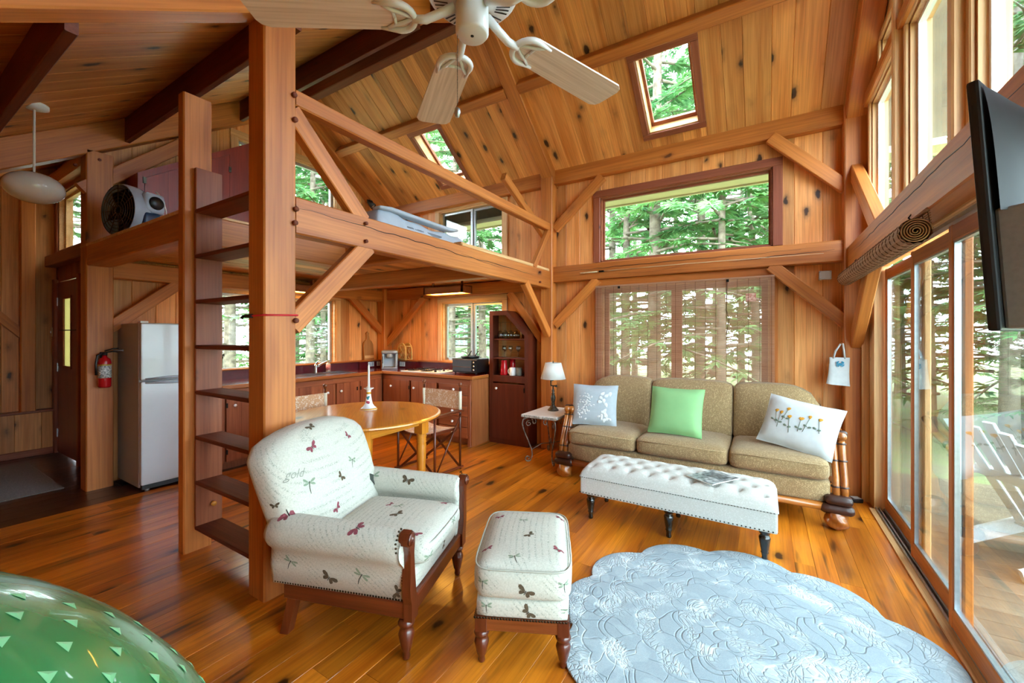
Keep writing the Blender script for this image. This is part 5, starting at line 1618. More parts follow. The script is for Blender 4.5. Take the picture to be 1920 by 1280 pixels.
MB().tube([(0, 0, .23), (.001, 0, .242)], .0012, 5).build('wick', 'black', ca_)

M['chairwood'] = wood('dark varnished chair wood', '#6a2f16', '#4b1d0c', rough=.3, axis=2, knots=0, coat=.3, tint=.1)
M['chaircloth'] = weave('cream and orange printed canvas', '#f2e8d2', '#d0a075', 62, .9, .1)
M['canvasedge'] = plain('plain cream canvas', '#e6dcc0', .9, noise=.1)
def director_chair(label, loc, rz):
    """local: faces -y"""
    t = thing('director_chair', label, 'chair', (loc[0], loc[1], 0), rz, group='folding director chairs at the dining table')
    W2, D2 = .275, .19
    for sx in (-1, 1):
        for sy in (-1, 1):
            z1 = .88 if sy > 0 else .60
            lg = MB().tube([(sx * W2, sy * D2, 0), (sx * W2, sy * D2, z1)], .013, 10).build('leg', 'chairwood', t)
            if sy > 0:
                MB().lathe([(0, 0), (.014, .002), (.010, .012), (.018, .02), (.024, .035), (.020, .05), (0, .058)], 14, (sx * W2, sy * D2, z1 - .005)).build('finial', 'midwood', lg)
        bar('armrest', (sx * W2, -D2 - .05, .61), (sx * W2, D2 + .03, .63), .055, .02, 'darkwoodx', parent=t)
        bar('foot_rail', (sx * W2, -D2 - .04, .02), (sx * W2, D2 + .04, .02), .03, .025, 'darkwoodx', parent=t)
        bar('seat_rail', (sx * (W2 - .02), -D2 - .02, .44), (sx * (W2 - .02), D2 + .01, .44), .025, .03, 'darkwoodx', parent=t)
        for sy in (-1, 1):
            bar('cross_strut', (-sx * (W2 - .015), sy * (D2 - .02 * (sx + 1)), .03), (sx * (W2 - .015), sy * (D2 - .02 * (sx + 1)), .43), .014, .028, 'darkwoodx', parent=t)
        MB().tube([(sx * (W2 + .016), -D2, .03), (sx * (W2 + .016), D2, .60)], .008, 8).build('side_strut', 'chairwood', t)
    def seat(u, v): return ((u * 2 - 1) * (W2 - .01), (v * 2 - 1) * (D2 + .01), .455 - .035 * math.sin(PI * u))
    MB().grid(14, 8, seat).grid(14, 8, lambda u, v: (seat(u, v)[0], seat(u, v)[1], seat(u, v)[2] - .006)).build('seat', 'chaircloth', t)
    def bk(o_):
        return lambda u, v: ((u * 2 - 1) * (W2 + .004), D2 + .012 * math.sin(PI * u) + o_, .64 + .195 * v)
    b_ = MB().grid(14, 6, bk(-.004)).grid(14, 6, bk(.003)).build('backrest', 'chaircloth', t)
    for sx in (-1, 1):
        MB().tube([(sx * W2, D2, .64), (sx * W2, D2, .836)], .0185, 12).build('back_sleeve', 'canvasedge', b_)
    return t
director_chair('folding director chair on the counter side of the dining table', (-3.085, 3.33), math.radians(-3))
director_chair('folding director chair half hidden behind the middle post', (-3.75, 2.40), math.radians(90))

# ================================================================ kitchen
M['knob'] = plain('white ceramic knob', '#f0eeea', .2, coat=.4)
M['redtop'] = plain('dark red laminate', '#5c1420', .25, noise=.15, nscale=20, coat=.3)
M['woodedge'] = wood('oiled counter edge', '#b9702f', '#9a5420', rough=.35, axis=0, knots=.3, tint=.05)
CH = .91
def knob(parent, p, ax):
    MB().lathe([(0, 0), (.007, 0), (.007, .012), (.015, .016), (.018, .024), (.015, .032), (0, .036)], 14).build('knob', 'knob', parent, loc=p, rot=(PI / 2, 0, 0) if ax == 'y' else (0, PI / 2, 0))
def panel_door(parent, fr, a0, a1, z0, z1, kn, nb, hinge=None, mat='cab'):
    """door of upright boards on a cabinet front. fr(a, out, z) -> local point"""
    d = thing('door', None, None, parent=parent)
    ws = (a1 - a0) / nb
    for i in range(nb):
        p, q = fr(a0 + i * ws + .0008, 0, z0), fr(a0 + (i + 1) * ws - .0008, .018 + .001 * (i % 2), z1)
        MB().box([min(p[k], q[k]) for k in range(3)], [max(p[k], q[k]) for k in range(3)], c=.0015).build('board', mat, d)
    if kn:
        knob(d, fr(kn[0], .018, kn[1]), 'y' if abs(fr(0, 1, 0)[1] - fr(0, 0, 0)[1]) > .5 else 'x')
    if hinge is not None:
        for zz in (z0 + .1, z1 - .1):
            p, q = fr(hinge - .008, .018, zz - .025), fr(hinge + .008, .023, zz + .025)
            MB().box([min(p[k], q[k]) for k in range(3)], [max(p[k], q[k]) for k in range(3)]).build('hinge', 'iron', d)
    return d
XF, YF = -4.87, 4.25
sx_units = [('base_cabinet', 'stained base cabinet next to the fridge', 2.10, 2.74, 2.28, 2), ('base_cabinet', 'stained base cabinet under the sink', 2.74, 3.42, 3.36, 2), ('base_cabinet', 'stained base cabinet by the kitchen corner on the sink side', 3.42, 4.23, 3.92, 2)]
for i, (nme, lab, y0, y1, ky, nd) in enumerate(sx_units):
    c = thing(nme, lab, 'cabinet', (XF, y0, 0), 0, group='kitchen base cabinets')
    L = y1 - y0
    MB().box((-.59, 0, .08), (-.02, L, CH - .04)).box((-.59, 0, 0), (-.08, L, .08)).build('carcass', 'cab', c)
    bar('face_rail', (-.008, 0, .828), (-.008, L, .828), .022, .075, 'cabx', parent=c)
    bar('face_stile', (-.008, .02, .09), (-.008, .02, .80), .04, .022, 'cabx', up=(1, 0, 0), parent=c)
    if i == 2:
        bar('face_stile', (-.008, .40, .09), (-.008, .40, .80), .05, .022, 'cabx', up=(1, 0, 0), parent=c)
        panel_door(c, lambda a, o, z: (.0 + o - .005, a, z), .045, .375, .10, .795, (.10, .69), 3, .37)
        panel_door(c, lambda a, o, z: (.0 + o - .005, a, z), .425, L, .10, .795, (.52, .69), 3, .43)
    else:
        panel_door(c, lambda a, o, z: (.0 + o - .005, a, z), .045, L - .005, .10, .795, (L - .1 if i == 1 else .12, .69), 4, .05)
wa_units = [('base_cabinet', 'stained base cabinet in the kitchen corner under the cooktop', -4.87, -4.29, -4.66, 'd'), ('base_cabinet', 'stained base cabinet between corner cabinet and drawers', -4.29, -3.78, -4.20, 'd'), ('drawer_cabinet', 'stained drawer cabinet at the counter end by the tall cupboard', -3.78, -3.22, -3.5, 'w')]
for i, (nme, lab, x0, x1, kx, ty) in enumerate(wa_units):
    c = thing(nme, lab, 'cabinet', (x0, YF, 0), 0, group='kitchen base cabinets')
    L = x1 - x0
    MB().box((.0 if i else .02, .02, .08), (L, .585, CH - .04)).box((0 if i else .02, .08, 0), (L, .585, .08)).build('carcass', 'cab', c)
    bar('face_rail', (0, .008, .828), (L, .008, .828), .022, .075, 'cabx', parent=c)
    fr = lambda a, o, z: (a, .005 - o, z)
    if ty == 'd':
        panel_door(c, fr, .02 if i else .03, L - .02, .10, .795, (kx - x0, .70), 3, (L - .02))
    else:
        for k in range(5):
            z1 = .795 - k * .139
            d = MB().box((.03, -.015, z1 - .132), (L - .05, .006, z1), c=.003).build('drawer', 'cabx', c)
            knob(d, (.30 if k == 0 else L / 2, -.015, z1 - .066), 'y')
        bar('face_stile', (L - .025, .006, .0), (L - .025, .006, .80), .05, .024, 'cabx', up=(0, 1, 0), parent=c)
        MB().box((L, .0, 0), (L + .022, .59, CH - .04), c=.002).build('end_panel', M.setdefault('cabend', wood('light stained end panel', '#b5703f', '#96532a', rough=.42, axis=2, knots=.6, tint=.05)), c)
wt = thing('worktop', 'L-shaped dark red kitchen worktop with wooden edge', 'countertop', (0, 0, 0), 0)
SK0, SK1 = 2.98, 3.86
mb = MB()
mb.box((-5.475, 2.10, CH - .04), (-4.855, SK0 + .02, CH)).box((-5.475, SK1 - .02, CH - .04), (-4.855, 4.83, CH)).box((-5.475, SK0 + .02, CH - .04), (-5.35, SK1 - .02, CH)).box((-4.95, SK0 + .02, CH - .04), (-4.855, SK1 - .02, CH)).box((-4.855, 4.235, CH - .04), (-3.19, 4.83, CH))
mb.build('surface', 'redtop', wt)
bar('wood_edge', (-4.845, 2.10, CH - .02), (-4.845, 4.225, CH - .02), .022, .042, 'woodedge', parent=wt)
bar('wood_edge', (-4.856, 4.226, CH - .02), (-3.17, 4.226, CH - .02), .022, .042, 'woodedge', parent=wt)
bar('wood_edge', (-3.182, 4.23, CH - .02), (-3.182, 4.585, CH - .02), .022, .042, 'woodedge', parent=wt)
bs = thing('backsplash', 'dark red backsplash with a wooden ledge around the kitchen corner', 'backsplash', (0, 0, 0), 0)
MB().box((-5.478, 2.10, CH), (-5.468, 4.28, 1.02)).box((-5.478, 4.28, CH), (-5.405, 4.83, 1.02)).box((-5.405, 4.765, CH), (-4.69, 4.83, 1.02)).box((-4.69, 4.82, CH), (-3.19, 4.83, 1.02)).build('splash_panel', 'redtop', bs)
for (a, b, w_) in (((-5.455, 2.1, 1.03), (-5.455, 4.28, 1.03), .05), ((-5.43, 4.27, 1.03), (-5.43, 4.84, 1.03), .10), ((-5.48, 4.795, 1.03), (-4.67, 4.795, 1.03), .10), ((-4.69, 4.815, 1.03), (-3.19, 4.815, 1.03), .05)):
    bar('ledge', a, b, w_, .022, 'woodedge', parent=bs)
def outlet(label, p, rz, gfi):
    o = thing('wall_outlet', label, 'outlet', p, rz, group='white kitchen wall outlets')
    w_ = .058 if gfi else .036
    MB().box((-w_, -.006, -.036), (w_, 0, .036), c=.002).build('plate', 'white', o)
    for dx in ((-.025, .025) if gfi else (0,)):
        MB().box((dx - .014, -.008, -.026), (dx + .014, -.004, .026)).build('socket', plain('grey socket face', '#b9c2cc', .5), o)
outlet('double white outlet left of the coffee maker', (-5.404, 4.48, .972), PI / 2, True)
outlet('narrow white outlet just left of the coffee maker', (-5.404, 4.63, .972), PI / 2, False)
outlet('narrow white outlet just right of the coffee maker', (-5.14, 4.764, .972), 0, False)
outlet('double white outlet right of the coffee maker', (-4.99, 4.764, .972), 0, True)
# sink, tap, soap
M['steel'] = plain('brushed stainless steel', '#b4b9bd', .22, 1.0, noise=.1)
sk = thing('kitchen_sink', 'stainless steel double sink below the kitchen window', 'sink', (-5.15, 3.42, CH), 0)
mb = MB()
mb.box((-.20, -.44, -.001), (.20, -.40, .006)).box((-.20, .40, -.001), (.20, .44, .006)).box((-.20, -.40, -.001), (-.16, .40, .006)).box((.16, -.40, -.001), (.20, .40, .006)).box((-.16, -.02, -.001), (.16, .02, .006))
mb.build('rim', 'steel', sk)
for s in (-1, 1):
    y0, y1 = (.02, .40) if s > 0 else (-.40, -.02)
    MB().box((-.16, y0, -.15), (.16, y1, -.145)).box((-.165, y0, -.15), (-.16, y1, .0)).box((.16, y0, -.15), (.165, y1, .0)).box((-.16, y0 - .004, -.15), (.16, y0, .0)).box((-.16, y1, -.15), (.16, y1 + .004, .0)).build('bowl', 'steel', sk)
fc = thing('tap', 'chrome single-lever kitchen tap', 'tap', (-5.325, 3.47, CH), 0)
MB().lathe([(0, 0), (.03, 0), (.026, .012), (.020, .03), (.022, .11), (.018, .125), (0, .13)], 16).build('body', 'steel', fc)
MB().tube([(0, 0, .08), (.06, .03, .12), (.14, .07, .165), (.17, .085, .165), (.175, .088, .145)], [.016, .014, .013, .013, .012], 10).build('spout', 'steel', fc)
MB().tube([(0, 0, .12), (.01, .02, .16), (.03, .05, .185)], [.014, .011, .008], 8).build('lever', 'steel', fc)
sp_ = thing('soap_bottle', 'soap pump bottle with a red label by the sink', 'bottle', (-5.38, 3.70, CH), 0)
MB().lathe([(0, 0), (.03, 0), (.033, .004), (.033, .11), (.028, .122), (.012, .128), (.012, .14), (0, .14)], 18).build('bottle_body', plain('clear soap', '#d8c9bb', .2, trans=.3), sp_)
MB().lathe([(.0335, .025), (.0335, .10), (.0325, .10), (.0325, .025)], 18).build('bottle_label', plain('red soap label', '#9c2a2c', .5, c2='#d9a7a0', nscale=60), sp_)
MB().lathe([(0, .14), (.006, .14), (.006, .16), (.011, .162), (.011, .172), (0, .173)], 10).tube([(0, 0, .168), (.03, 0, .165)], .004, 6).build('pump', 'black', sp_)
# coffee maker
M['silver'] = plain('silver plastic', '#9ba0a5', .3, .3, noise=.05)
cm = thing('coffee_maker', 'silver single-serve coffee maker in the kitchen corner', 'coffee maker', (-5.06, 4.56, CH), math.radians(46))
MB().box((-.12, -.10, 0), (.12, .12, .03), c=.01).build('base', 'silver', cm)
MB().box((-.12, .0, .03), (.12, .12, .26), c=.015).box((-.115, -.10, .03), (-.085, .0, .24), c=.008).box((.085, -.10, .03), (.115, .0, .24), c=.008).build('column', 'silver', cm)
MB().box((-.085, -.012, .035), (.085, -.002, .22)).build('cup_bay', plain('pale blue grey bay', '#aab2bb', .35), cm)
MB().lathe([(0, .17), (.045, .17), (.055, .19), (.058, .25), (0, .25)], 20, (0, -.06, 0)).build('brew_head', 'silver', cm)
MB().rbox((0, -.02, .265), (.125, .11, .03), .025, 5).build('lid', 'silver', cm)
MB().box((-.05, -.115, .262), (.05, -.05, .292), c=.008).build('lid_handle', 'black', cm)
MB().box((-.107, -.102, .09), (-.097, -.099, .20)).build('water_gauge', 'black', cm)
# wine rack
M['rackwood'] = plain('light bent wood', '#e6bd72', .5, noise=.25, nscale=20)
wk = thing('wine_rack', 'arched light wood wine bottle rack on the corner ledge', 'wine rack', (-4.95, 4.775, 1.042), math.radians(-14))
for yy in (-.055, .055):
    mb = MB()
    outl = [(-.125, 0)] + [(-.125 * math.cos(math.radians(a)), .15 + .115 * math.sin(math.radians(a))) for a in range(0, 181, 15)] + [(.125, 0)]
    mb.tube([(x, yy, z) for x, z in outl], .012, 6)
    mb.tube([(-.125, yy, .008), (.125, yy, .008)], .009, 6)
    for (cx_, cz_) in ((-.065, .06), (.065, .06), (0, .105), (-.065, .155), (.065, .155), (0, .205)):
        mb.tube([(cx_ + .048 * math.cos(2 * PI * j / 18), yy, cz_ + .048 * math.sin(2 * PI * j / 18)) for j in range(18)], .010, 6, closed=True)
    mb.build('ring_panel', 'rackwood', wk)
for (x, z) in ((-.125, .01), (.125, .01), (-.10, .22), (.10, .22)):
    MB().tube([(x, -.055, z), (x, .055, z)], .007, 6).build('crossbar', 'rackwood', wk)
cbd = thing('cutting_board', 'wooden paddle cutting board leaning on the boards by the sink window', 'cutting board', (-5.435, 4.47, 1.042), 0)
cbd.rotation_euler = (0, math.radians(-6), 0)
outl = [(-.095, .0), (.095, .0), (.095, .24), (.075, .29), (.03, .33), (.02, .40), (.03, .43), (0, .455), (-.03, .43), (-.02, .40), (-.03, .33), (-.075, .29), (-.095, .24)]
MB().prism(outl, -.009, .009, lambda a, b, d: (d, a, b)).build('paddle', wood('maple paddle', '#c98f52', '#ad7338', rough=.5, axis=2, knots=0), cbd)
MB().box((.009, -.09, .025), (.012, .09, .07)).build('light_stripe', 'lightpine', cbd)
# cooktop
ck = thing('cooktop', 'white and black gas cooktop set into the counter', 'cooktop', (-4.18, 4.52, CH), 0)
MB().box((-.36, -.22, 0), (.36, .24, .012), c=.004).build('plate', 'white', ck)
for (x, y) in ((-.24, -.08), (-.24, .13), (.02, -.08), (.02, .13)):
    mb = MB()
    mb.lathe([(.085, .012), (.085, .018), (.02, .018), (.02, .022), (0, .022)], 20, (x, y, 0))
    for k in range(4):
        a = PI / 4 + PI / 2 * k
        mb.tube([(x + .02 * math.cos(a), y + .02 * math.sin(a), .03), (x + .10 * math.cos(a), y + .10 * math.sin(a), .03)], .005, 6)
    mb.build('burner', 'black', ck)
for k in range(4):
    MB().lathe([(.018, .012), (.018, .03), (.014, .034), (0, .034)], 14, (.24, -.14 + k * .09, 0)).build('control_knob', 'steel' if k % 2 else 'black', ck)
# toaster oven + pan
to = thing('toaster_oven', 'black toaster oven at the end of the counter', 'toaster oven', (-3.49, 4.60, CH), math.radians(0))
MB().box((-.21, -.14, .02), (.21, .15, .21), c=.008).build('case', 'black', to)
MB().box((-.20, -.146, .04), (.12, -.139, .19)).build('oven_door', plain('smoked oven glass', '#565b5e', .12, coat=.5), to)
MB().box((-.20, -.150, .092), (.115, -.146, .104)).build('door_rack', 'steel', to)
for zz in (.06, .11, .16):
    MB().lathe([(.014, 0), (.012, .014), (0, .014)], 12, (.165, -.155, zz), axis=1).build('dial', 'steel', to)
MB().box((-.21, -.148, .19), (.21, -.138, .205)).build('top_trim', 'steel', to)
for (x, y) in ((-.18, -.11), (.18, -.11), (-.18, .12), (.18, .12)):
    MB().lathe([(.012, 0), (.014, .02)], 10, (x, y, 0)).build('foot', 'black', to)
pn = thing('griddle_pan', 'black griddle pan with two handles on the toaster oven', 'pan', (-3.49, 4.60, CH + .211), 0)
MB().lathe([(0, 0), (.12, 0), (.14, .03), (.136, .03), (.118, .006), (0, .006)], 24).build('pan_body', 'black', pn)
for s in (-1, 1):
    MB().tube([(s * .06, .02, .025), (s * .06 + .03, .03, .07), (s * .06 + .05, .035, .10)], .008, 8).build('handle', 'black', pn)
# tall corner cupboard
M['cup'] = wood('dark mahogany cupboard', '#6d2f1c', '#542012', rough=.4, axis=2, knots=.3, tint=.05)
cu = thing('corner_cupboard', 'tall dark red cupboard with open shelves and a clipped corner', 'cupboard', (-3.17, 4.60, 0), 0)
CW, CD = .60, .24
outer = [(0, 0), (CW, 0), (CW, 1.455), (.275, 1.765), (0, 1.765)]
inner = [(.055, .905), (CW - .055, .905), (CW - .055, 1.43), (.255, 1.705), (.055, 1.705)]
mb = MB()
def fq(p, q, r, s_):
    mb.add([(p[0], 0, p[1]), (q[0], 0, q[1]), (r[0], 0, r[1]), (s_[0], 0, s_[1])], [(0, 1, 2, 3)])
fq((0, .82), (CW, .82), inner[1], inner[0]); fq(outer[1][:1] + (.82,), outer[2], inner[2], inner[1]); fq(outer[2], outer[3], inner[3], inner[2]); fq(outer[3], outer[4], inner[4], inner[3]); fq(outer[4], (0, .82), inner[0], inner[4])
fq((0, 0), (CW, 0), (CW, .06), (0, .06)); fq((0, .06), (.05, .06), (.05, .82), (0, .82)); fq((CW - .05, .06), (CW, .06), (CW, .82), (CW - .05, .82))
n0 = len(mb.v)
mb2 = MB()
mb2.v = [(x, y + .02, z) for x, y, z in mb.v]; mb2.f = [list(reversed(f)) for f in mb.f]
mb.add(mb2.v, mb2.f)
for lp_ in (outer, inner):
    k = len(lp_)
    for i in range(k):
        a, b = lp_[i], lp_[(i + 1) % k]
        y1 = CD if lp_ is outer else .02
        mb.add([(a[0], 0, a[1]), (b[0], 0, b[1]), (b[0], y1, b[1]), (a[0], y1, a[1])], [(0, 1, 2, 3)])
mb.build('carcass', 'cup', cu)
MB().prism(outer, CD - .012, CD - .004, lambda a, b, d: (a, d, b)).build('back_panel', 'wall', cu)
MB().box((.02, .02, .885), (CW - .02, CD - .014, .905)).build('shelf', 'cup', cu)
for zz in (1.142, 1.392):
    MB().box((.02, .022, zz - .018), (CW - .02, CD - .014, zz), c=.002).build('shelf', 'cup', cu)
d = MB().box((.052, -.012, .065), (CW - .052, .012, .80), c=.003).build('door', 'cup', cu)
knob(d, (.13, -.012, .735), 'y')
MB().box((CW - .06, -.016, .70), (CW - .045, -.01, .76)).build('hinge', 'iron', d)
CX, CY = -3.17, 4.60
M['clear'] = glass_mat('clear drinking glass', (.90, .93, .93, 1), 1.6)
def stem_glass(label, x, z, s=1.0, flip=False, y=4.71):
    g = thing('wine_glass', label, 'glass', (x, y, z), 0, group='stemware in the tall cupboard')
    prof = [(.034, 0), (.034, .003), (.005, .008), (.004, .085), (.012, .095), (.032, .12), (.037, .15), (.030, .19), (.0285, .19), (.035, .15), (.030, .122), (.010, .099), (.0, .097)]
    if flip:
        prof = [(r, .19 - zz) for r, zz in prof][::-1]
    MB().lathe([(r * s, zz * s) for r, zz in prof], 16).build('bowl_and_stem', 'clear', g)
for i, (x, fl_) in enumerate(((-3.065, True), (-2.985, True), (-2.90, True), (-2.81, True))):
    stem_glass(['upside-down wine glass at the near end of the top cupboard shelf', 'second upside-down wine glass on the top cupboard shelf', 'third upside-down wine glass on the top cupboard shelf', 'fourth upside-down wine glass on the top cupboard shelf'][i], x, 1.393, 1.18, fl_)
for i, x in enumerate((-3.0, -2.90, -2.78)):
    stem_glass(['short stemmed glass at the near end of the middle cupboard shelf', 'short stemmed glass in the middle of the middle cupboard shelf', 'short stemmed glass at the far end of the middle cupboard shelf'][i], x, 1.143, .82)
g = thing('tumbler', 'tall gold-rimmed tumbler beside the wine glasses', 'glass', (-2.715, 4.70, 1.393), 0)
MB().lathe([(0, 0), (.026, 0), (.028, .16), (.0265, .16), (.0245, .006), (0, .006)], 18).build('glass_body', plain('amber glass', '#a98a55', .15, trans=.5), g)
M['redenamel'] = plain('red enamel', '#c01420', .2, coat=.5, noise=.1)
g = thing('pitcher', 'tall red enamel pitcher on the bottom cupboard shelf', 'pitcher', (-2.985, 4.68, .906), 0)
MB().lathe([(0, 0), (.052, 0), (.055, .01), (.045, .13), (.04, .19), (.043, .20), (.040, .20), (.037, .19), (0, .18)], 20).build('pitcher_body', 'redenamel', g)
g = thing('pitcher', 'second red pitcher behind the mug on the bottom shelf', 'pitcher', (-2.90, 4.76, .906), 0)
MB().lathe([(0, 0), (.045, 0), (.048, .01), (.04, .15), (.04, .215), (.037, .215), (0, .2)], 20).build('pitcher_body', 'redenamel', g)
def mug(label, x, y, m_, s):
    g = thing('mug', label, 'mug', (x, y, .906), 0)
    MB().lathe([(0, 0), (.038, 0), (.041, .006), (.041, .105), (.037, .105), (.036, .008), (0, .008)], 20).build('cup', m_, g)
    MB().tube([(s * (.04 + .028 * math.sin(t)), 0, .055 + .034 * math.cos(t)) for t in [PI * k / 8 for k in range(9)]], .006, 8).build('handle', m_, g)
mug('white mug with its handle towards the red pitcher', -2.845, 4.665, 'knob', -1)
mug('grey speckled mug at the far end of the bottom cupboard shelf', -2.765, 4.70, plain('grey stoneware', '#8d8a80', .4, noise=.3, nscale=60), 1)
# kitchen light boxes
M['glowpanel'] = plain('lit amber diffuser', '#ffd27a', .5, emit='#ffb648', estr=11.0)
def lightbox(label, loc, lx, ly):
    t = thing('light_box', label, 'light', loc, 0)
    MB().box((-lx, -ly, -.04), (lx, -ly + .02, .06)).box((-lx, ly - .02, -.04), (lx, ly, .06)).box((-lx, -ly, -.04), (-lx + .02, ly, .06)).box((lx - .02, -ly, -.04), (lx, ly, .06)).box((-lx, -ly, .05), (lx, ly, .06)).build('wood_box', 'cabx', t)
    for q in (-.6, .6):
        MB().box((q * lx - .012, q * ly - .012, .06), (q * lx + .012, q * ly + .012, .136)).build('hanger_block', 'cabx', t)
    MB().box((-lx + .022, -ly + .022, -.028), (lx - .022, ly - .022, -.024)).build('diffuser', 'glowpanel', t)
lightbox('wooden light box glowing over the cooktop counter', (-3.72, 4.38, 2.045), .34, .11)
lightbox('wooden light box glowing over the sink', (-5.22, 3.1, 2.045), .11, .36)

# ================================================================ fridge and entry
M['fridge'] = plain('white appliance enamel', '#c6c9cc', .25, noise=.03, nscale=6, coat=.3)
M['fridgeside'] = plain('grey textured appliance side', '#a9a7a6', .45, noise=.08, nscale=80)
fg = thing('refrigerator', 'white two-door refrigerator beside the timber post', 'refrigerator', (-4.86, 1.445, 0), 0)
MB().box((-.61, 0, .03), (-.065, .58, 1.555), c=.008).build('case', 'fridgeside', fg)
dl = MB().box((-.06, 0, .06), (0, .58, 1.013), c=.014).build('lower_door', 'fridge', fg)
du = MB().box((-.06, 0, 1.027), (0, .58, 1.557), c=.014).build('freezer_door', 'fridge', fg)
MB().tube([(.004, .03, 1.005), (.014, .2, .995), (.012, .5, .99), (.004, .57, .99)], .010, 8).build('handle', 'silver', dl)
MB().tube([(.004, .03, 1.036), (.014, .2, 1.046), (.012, .5, 1.05), (.004, .57, 1.05)], .010, 8).build('handle', 'silver', du)
MB().box((-.055, .01, .02), (-.01, .57, .06)).build('kick_grille', 'black', fg)
MB().box((-.09, .0, 1.556), (-.02, .06, 1.575), c=.004).build('top_hinge', 'white', fg)
for y in (.05, .53):
    MB().lathe([(.02, 0), (.02, .02), (.012, .035)], 12, (-.03, y, 0)).lathe([(.02, 0), (.02, .02), (.012, .035)], 12, (-.55, y, 0)).build('foot', 'silver', fg)
ex = thing('fire_extinguisher', 'red fire extinguisher hanging on the timber post by the fridge', 'fire extinguisher', (-5.262, 1.30, .955), 0)
M['exred'] = plain('red extinguisher paint', '#b3101a', .25, coat=.5, noise=.08)
MB().lathe([(0, 0), (.040, 0), (.047, .012), (.047, .235), (.040, .265), (.018, .285), (.018, .30), (0, .30)], 22).build('cylinder', 'exred', ex)
MB().lathe([(.0476, .09), (.0476, .215), (.0470, .215), (.0470, .09)], 22).build('instruction_label', plain('white instruction label', '#dcdcd8', .5, c2='#55585a', nscale=70), ex)
MB().lathe([(.0478, .205), (.0478, .218), (.0470, .218), (.0470, .205)], 22).build('label_band', plain('yellow band', '#b89b3a', .5), ex)
MB().lathe([(0, .30), (.02, .30), (.02, .325), (0, .33)], 12).tube([(0, 0, .325), (.02, .05, .335), (.03, .085, .33)], .007, 6).tube([(0, 0, .34), (.02, .05, .36), (.03, .09, .365)], .007, 6).build('valve_handle', 'black', ex)
MB().tube([(0, -.01, .32), (.0, -.05, .30), (.01, -.062, .22), (.01, -.060, .12)], .009, 8).build('hose', 'black', ex)
MB().box((-.058, -.02, .20), (-.045, .02, .33)).build('wall_bracket', 'iron', ex)
MB().lathe([(0, 0), (.006, 0), (.006, .06), (.012, .07)], 8, (.0, .06, .342), axis=1).build('lever_pin', 'silver', ex)
pd = thing('pendant_lamp', 'white oval glass globe pendant lamp over the entry', 'lamp', (-4.472, .734, 0), 0)
zt = zB(.734)
MB().lathe([(0, zt + .02), (.075, zt + .01), (.075, zt - .012), (.03, zt - .03), (0, zt - .03)], 20, sq=(1, 1)).build('canopy', 'white', pd)
MB().tube([(0, 0, zt - .02), (0, 0, 2.60)], .007, 8).build('rod', 'white', pd)
MB().lathe([(.157 * math.cos(math.radians(a)), 2.503 + .108 * math.sin(math.radians(a))) for a in range(-90, 91, 9)], 32).build('globe', plain('opal glass globe', '#cfcdc8', .15, coat=.5, noise=.03), pd)
em = MB().box((-7.08, .20, .001), (-5.62, 1.11, .012), c=.004).build('door_mat', weave('grey brown mat', '#8a8078', '#5c544d', 200, .95, .4), None, 'grey woven door mat in front of the entry door', 'mat')
sw_ = thing('light_switch', 'small tan light switch plate beside the front door', 'switch', (-7.47, 1.37, 1.48), 0)
MB().box((-.035, -.006, -.055), (.035, 0, .055), c=.002).build('plate', plain('tan plastic', '#c9ad80', .5), sw_)
MB().box((-.006, -.014, -.012), (.006, -.005, .012)).build('toggle', 'white', sw_)
sh = thing('doorstop', 'small black rubber wedge at the foot of the fridge post', 'doorstop', (-5.29, 1.42, 0), math.radians(20))
MB().prism([(-.05, 0), (.05, 0), (.05, .012), (-.05, .035)], -.025, .025, lambda a, b, d: (a, d, b)).build('wedge', 'black', sh)

# ================================================================ ladder, bungee
la = thing('loft_ladder', 'dark red wooden ladder of deep treads up to the loft', 'ladder', (-2.8575, 1.315, 0), 0)
for s, z0, z1 in ((-1, .16, 2.56), (1, .13, 2.62)):
    MB().box((s * .3675 - .0125, -.078, z0), (s * .3675 + .0125, .078, z1), c=.004).build('stringer', M.setdefault('redz', wood('red stained stringer', '#a8603a', '#8a4626', rough=.5, axis=2, knots=.4, tint=.04)), la)
for i in range(8):
    z = .165 + i * .3005
    o = bar('tread', (-.36, 0, z), (.36, 0, z), .165, .026, 'redwood', parent=la)
for (z,) in ((.30,),):
    MB().lathe([(0, 0), (.016, 0), (.016, .02), (0, .02)], 12, (-.354, .02, z), axis=0).build('dowel', 'tablepine', la)
bg_ = thing('bungee_cord', 'red bungee cord stretched around the middle post', 'cord', (-2.3825, 1.2875, 1.555), 0)
a, b = .0825 + .005, .09 + .005
MB().tube([(-a, -b, -.003), (a, -b, 0), (a, b, .006), (-a, b, .006), (-a, -b, -.003)], .005, 8).build('cord', plain('red elastic cord', '#c41828', .6), bg_)
MB().tube([(-a - .0, -b, -.003), (-a - .03, -b - .004, -.003), (-a - .045, -b - .004, -.012)], .008, 8).box((-a - .005, -b - .010, -.013), (-a + .06, -b + .004, .008)).build('hook', 'black', bg_)

